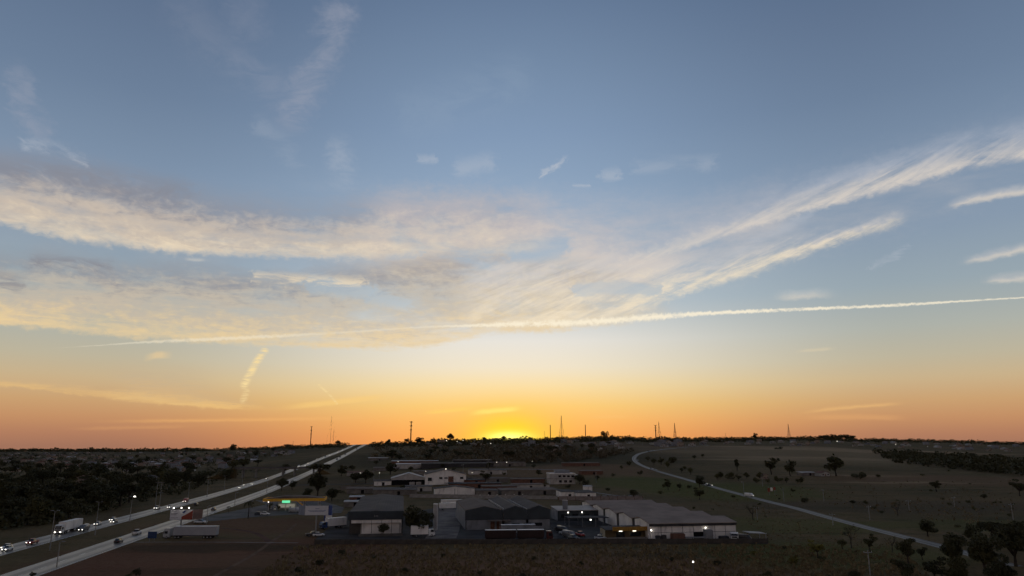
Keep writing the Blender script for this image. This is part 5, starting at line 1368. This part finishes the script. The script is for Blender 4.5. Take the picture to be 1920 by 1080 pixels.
T(1087, 908, 20, 'round', 'dark tree against the two-storey block', None, 1.2); T(1098, 910, 13, 'bush', 'low dark shrub beside the two-storey block')
T(1188, 932, 18, 'bush', 'dark round shrub where the sloping lane ends')
T(505, 957, 14, 'open', 'small straggly tree before the filling station kiosk'); T(522, 958, 12, 'open', 'thin young tree before the fuel pumps')
for (px, py, h) in ((60, 1086, 16), (255, 1086, 24), (240, 1090, 18)): T(px, py, h, 'open', 'small tree top at the foot of the red earth lot', 'small trees below the lot')
for (px, py, h, k) in ((755, 918, 10, 'round'), (690, 921, 9, 'round'), (925, 913, 9, 'round'), (1020, 915, 9, 'open'), (880, 922, 8, 'round'), (1010, 892, 12, 'round'), (850, 886, 10, 'round'), (945, 893, 9, 'open'), (770, 884, 10, 'round'), (1120, 900, 9, 'round'), (660, 884, 12, 'round'), (705, 872, 10, 'round'), (830, 877, 9, 'round'), (1000, 879, 9, 'open'), (1065, 915, 8, 'bush'), (640, 925, 8, 'bush'), (1140, 920, 7, 'bush'), (1150, 893, 7, 'bush')):
    T(px, py, h, k, 'small dark tree or bush between the low estate roofs', 'small trees between the estate roofs', 1.25)
for k in range(46):
    bx_, by_ = rnd.uniform(1230, 1900), rnd.uniform(880, 1010)
    if min((G(bx_, by_).to_2d() - c_).length for c_ in catmull(croad, 8.0)) < 9: continue
    T(bx_, by_, rnd.uniform(3, 7), 'bush_olive', 'low olive bush dotted over the open fields', 'low bushes in the fields', 1.5)
# right-hand savanna
for (px, py, h, k, w, lb) in ((1533, 1046, 36, 'open_yellow', 1.0, 'small yellowing tree on a thin trunk in the green field'), (1597, 1028, 44, 'bare', .8, 'half-bare tree beside the country road, clear of other trees'), (1580, 1030, 22, 'open_olive', 1.0, 'low olive tree beside the half-bare tree'),
        (1632, 1034, 30, 'open_olive', 1.1, 'open olive tree between two half-bare ones'), (1673, 1036, 36, 'bare', .8, 'half-bare tree close to the dark grove'), (1704, 1060, 56, 'open', .8, 'tall dark open tree at the edge of the grove'), (1740, 1006, 34, 'round', 1.1, 'round dark tree past the end of the road'),
        (1412, 975, 30, 'bare', 1.0, 'bare spreading tree behind the white warehouse'), (1568, 893, 42, 'round', 1.0, 'big round dark tree by the white farmhouse'), (1611, 898, 16, 'bush', 1.4, 'dark shrub beside the big field tree'), (1447, 890, 34, 'open', 1.0, 'tall open tree among the roadside trees'),
        (1482, 893, 32, 'round', .9, 'round tree left of the pale farm shed'), (1756, 922, 24, 'open', 1.0, 'lone open tree in the rust-brown field'), (1912, 930, 34, 'open', 1.0, 'open tree at the right edge of the rust-brown field'), (1845, 934, 10, 'bush', 1.3, 'lone low shrub in the rust-brown field'),
        (1684, 968, 28, 'bare', .9, 'sparse tree beyond the road in the brown field'), (1312, 938, 26, 'open', 1.0, 'dark tree behind the white warehouse roof'), (1312, 914, 24, 'round', 1.0, 'dark roadside tree hiding part of the country road'), (1253, 919, 20, 'open', .8, 'small open tree in the green hollow'), (1274, 920, 16, 'open', .8, 'thin small tree next to it in the green hollow'),
        (1510, 942, 12, 'bush', 1.2, 'dark shrub just beyond the country road'), (1600, 944, 8, 'bush', 1.6, 'low flat shrub in the brown field'), (1382, 882, 22, 'tall', .9, 'slim tree in the straw-coloured field'), (1302, 862, 10, 'open', 1.0, 'little tree inside the road bend'), (1318, 858, 8, 'open', 1.2, 'tiny tree inside the road bend'), (1460, 843, 7, 'bush', 1.6, 'dark shrub at the far edge of the straw field')):
    T(px, py, h, k, lb, None, w)
for (px, py, h) in ((1215, 866, 12), (1226, 872, 14), (1240, 872, 16), (1252, 876, 14), (1262, 868, 16), (1278, 886, 10), (1284, 882, 9), (1295, 890, 14), (1345, 900, 12), (1352, 896, 14), (1370, 898, 16), (1385, 902, 14), (1400, 898, 13), (1418, 905, 12), (1425, 900, 16), (1460, 904, 14), (1475, 906, 12), (1500, 906, 14), (1440, 908, 12), (1180, 872, 10), (1200, 890, 10), (1165, 880, 8)):
    T(px, py, h, ('open_olive', 'round_olive', 'bush_olive', 'open')[(px + h) % 4], 'small tree of the loose row along the country road', 'roadside trees')
for (px, py, h, k) in ((1790, 1062, 66, 'round'), (1850, 1078, 84, 'round'), (1905, 1062, 80, 'round'), (1826, 1022, 42, 'round'), (1872, 1030, 56, 'umbrella'), (1912, 1020, 44, 'round'), (1755, 1092, 52, 'open'), (1700, 1096, 50, 'open'), (1800, 1100, 60, 'round_olive'), (1880, 1108, 60, 'round'), (1790, 1024, 24, 'round'), (1950, 1050, 80, 'round'), (1730, 1050, 26, 'open'), (1840, 1050, 50, 'round_olive')):
    T(px, py, h, k, 'tree of the dark grove at the end of the road', 'trees of the dark grove', 1.05)
for (px, py, h, lb) in ((1490, 1058, 20, 'pale yellow-green shrub in front of the yellowing tree'), (1412, 1040, 10, 'small yellow-green shrub beyond the block wall')): T(px, py, h, 'bush_yellow', lb, None, 1.1)
for (px, py, h) in ((1540, 1052, 12), (1470, 1030, 8), (1600, 1085, 20), (1560, 1090, 16), (1345, 1060, 12), (1260, 1052, 10), (1180, 1080, 12), (1090, 1060, 9), (700, 1050, 10), (640, 1040, 12), (600, 1060, 14), (560, 1075, 14), (760, 1075, 14), (830, 1045, 9), (980, 1085, 13), (1440, 1082, 14), (1240, 1078, 9), (1000, 1050, 8), (900, 1078, 10)):
    T(px, py, h, 'bush', 'low dark shrub in the scrub before the block wall', 'scrub shrubs', 1.2)
# wood between highway and town
KD = {'round': 'round dark', 'umbrella': 'flat-crowned dark', 'round_olive': 'olive-green round', 'open': 'open-crowned dark'}
scatter([(-10, 880), (-10, 992), (60, 985), (130, 975), (250, 942), (330, 925), (430, 898), (520, 872), (480, 862), (380, 868), (250, 880), (100, 872)], 125, 2.6,
        lambda p: (lambda k_: tree_at(p, rnd.uniform(7.5, 13), k_, KD[k_] + ' tree in the wood beside the far carriageway', 'wood beside the highway', 1.35))(rnd.choice(('round', 'round', 'round', 'umbrella', 'round', 'round_olive'))))
scatter([(-10, 850), (-10, 884), (250, 884), (420, 868), (560, 846), (480, 842), (250, 848)], 70, 4,
        lambda p: (lambda k_: tree_at(p, rnd.uniform(6, 11), k_, KD[k_] + ' tree standing among the town houses', 'trees among the town houses', 1.25))(rnd.choice(('round', 'umbrella', 'round'))))
# wooded hill under the sunset and the wood right of the field: closed canopies, one mass each
def canopy(name, label, poly, n, hmin, hmax, seed, m, nc=34):
    r = random.Random(seed); mb = MB(); xs = [p[0] for p in poly]; ys = [p[1] for p in poly]; k = 0
    while k < n:
        x, y = r.uniform(min(xs), max(xs)), r.uniform(min(ys), max(ys))
        if not in_poly(x, y, poly): continue
        p = G(x, y); k += 1
        if not clear_of_highway(p, 16): continue
        h = r.uniform(hmin, hmax); w = h * r.uniform(.6, 1.1)
        cards(mb, r, lobe_pts(r, (p.x, p.y, p.z + h * .5), (w, w, h * .5), nc), h * .17)
    o = mb.build(name, m); o['kind'] = 'stuff'; o['label'] = label; o['category'] = 'wood'
canopy('hill_wood', 'closed dark wood covering the hill under the sunset', [(880, 838), (860, 850), (850, 868), (930, 872), (1060, 866), (1180, 856), (1190, 845), (1100, 842), (1000, 836)], 420, 3.5, 7.5, 21, M_LEAF_B)
canopy('hill_wood', 'sparse bush on the slope right of the highway crest', [(700, 838), (700, 862), (850, 866), (870, 840)], 150, 3, 6, 22, M_LEAF_B)
canopy('field_wood', 'dark wedge of wood beyond the rust-brown field', [(1636, 848), (1680, 868), (1800, 882), (1935, 894), (1935, 868), (1800, 856)], 330, 5, 9.5, 23, M_LEAF)
canopy('town_greenery', 'scattered dark greenery between the town houses', [(-10, 847), (-10, 884), (250, 886), (420, 872), (560, 850), (480, 845), (250, 847)], 520, 3, 6.5, 25, M_LEAF, 22)
canopy('undergrowth', 'dark undergrowth filling the wood beside the far carriageway', [(-10, 895), (-10, 996), (60, 988), (130, 978), (250, 946), (330, 928), (430, 901), (510, 876), (400, 880), (250, 895), (100, 885)], 420, 3, 6, 24, M_LEAF, 30)
scatter([(690, 842), (700, 866), (850, 868), (1000, 866), (1180, 852), (1180, 838), (1000, 832), (850, 836)], 24, 5,
        lambda p: (lambda k_: tree_at(p, rnd.uniform(8, 12), k_, KD[k_] + ' tree rising out of the wooded hill', 'taller trees on the wooded hill', 1.3))(rnd.choice(('round', 'open', 'umbrella'))))
# trees that stand out on the skyline
for (px, py, h, k, w, lb) in ((845, 828, 16, 'round', 1.0, 'open-crowned tree breaking the ridge left of the sunset'), (715, 833, 7, 'open', 1.5, 'flat-crowned tree beside the highway crest'), (729, 832, 9, 'tall', 1.2, 'slim tree beside the highway crest'), (763, 829, 9, 'open', 1.3, 'thin tree at the foot of the slim cell mast'),
        (785, 828, 9, 'round', 1.6, 'round tree on the ridge right of the slim cell mast'), (945, 824, 7, 'round', 1.2, 'round tree silhouetted in the sun glow'), (1133, 823, 19, 'bush', .8, 'tall dark tree on the ridge right of the stacks'), (1416, 825, 14, 'round', .8, 'flat-topped tree above the broad field skyline'),
        (634, 835, 10, 'round', 1.5, 'round tree left of the highway crest'), (538, 841, 9, 'umbrella', 1.4, 'flat round tree over the town skyline'), (436, 845, 13, 'round', 1.5, 'large round tree over the town skyline'), (348, 848, 10, 'umbrella', 1.6, 'broad flat tree over the town skyline'), (908, 825, 6, 'round', 1.5, 'low round tree left of the sun glow'), (812, 827, 7, 'open', 1.4, 'small open tree on the ridge')):
    p = G(px, py); tree_at(p, TOPZ(p, px, py - h), k, lb, None, w, 'n')
for k in range(7):
    p = G(1540 + k * 9.5, 824.5); tree_at(p, TOPZ(p, 1540 + k * 9.5, 815.5 - (k % 3)), 'round', 'tree of the tall clump on the field skyline', 'skyline clump', 1.9, 'f')
# far-off woods along the skyline: one uncountable mass
rw = random.Random(3); mb = MB()
a = -0.86
while a < 0.86:
    dr, zr = ridge(a)
    for _ in range(2):
        d = dr * rw.uniform(.86, 1.03); x, y = d * math.sin(a), d * math.cos(a)
        if not clear_of_highway(Vector((x, y, 0)), 20): continue
        big = (3000 / max(dr, 1600)) ** -.25
        h = rw.uniform(2.4, 8.6) * big * (1.35 if rw.random() < .12 else 1) * (1 + (dr > 4000) * 1.0); w = h * rw.uniform(.8, 1.5); z = terrain(x, y)
        pts = lobe_pts(rw, (x, y, z + h * .42), (w, w, h * .55), 38)
        cards(mb, rw, pts, h * .2)
    a += .0012
fw_ = mb.build('far_wood', M_LEAF_O); fw_['kind'] = 'stuff'; fw_['label'] = 'dark far-off woods along the whole skyline'; fw_['category'] = 'wood'
# dry grass and scrub of the foreground and verges
rg = random.Random(11); mb = MB()
M_GRASS = leafmat('dry_grass', (0.25, 0.185, 0.095), .7)
def tufts(n, poly, hmin, hmax):
    xs = [p[0] for p in poly]; ys = [p[1] for p in poly]; k = 0
    while k < n:
        px, py = rg.uniform(min(xs), max(xs)), rg.uniform(min(ys), max(ys))
        if not in_poly(px, py, poly): continue
        p = G(px, py); k += 1
        if not clear_of_highway(p, 7): continue
        for _ in range(4):
            h = rg.uniform(hmin, hmax); t = rg.uniform(0, 3.14); u = Vector((math.cos(t), math.sin(t), 0)) * h * .35; lean = Vector((rg.uniform(-.3, .3), rg.uniform(-.3, .3), 0)) * h
            b = p + Vector((rg.uniform(-.5, .5), rg.uniform(-.5, .5), -.05))
            mb.quad(b - u * .6, b + u * .6, b + u + lean + Vector((0, 0, h)), b - u + lean + Vector((0, 0, h * .8)))
tufts(4500, [(450, 1100), (560, 1024), (700, 1023), (1440, 1021), (1700, 1040), (1760, 1100)], .3, .85)
tufts(500, [(1440, 1012), (1380, 960), (1200, 915), (1300, 905), (1560, 985), (1720, 1030), (1600, 1040)], .25, .55)
tufts(350, [(1420, 925), (1900, 1000), (1900, 900), (1500, 905)], .4, .9)
tufts(1200, [(0, 1075), (200, 1005), (420, 930), (430, 945), (300, 980), (90, 1040)], .25, .6)
gr_ = mb.build('dry_grass', M_GRASS); gr_['kind'] = 'stuff'; gr_['label'] = 'tall dry grass tufts of the foreground scrub and fields'; gr_['category'] = 'grass'

for t_ in PROTOS_ALL + HOUSES + list(CARS.values()): drop(t_)
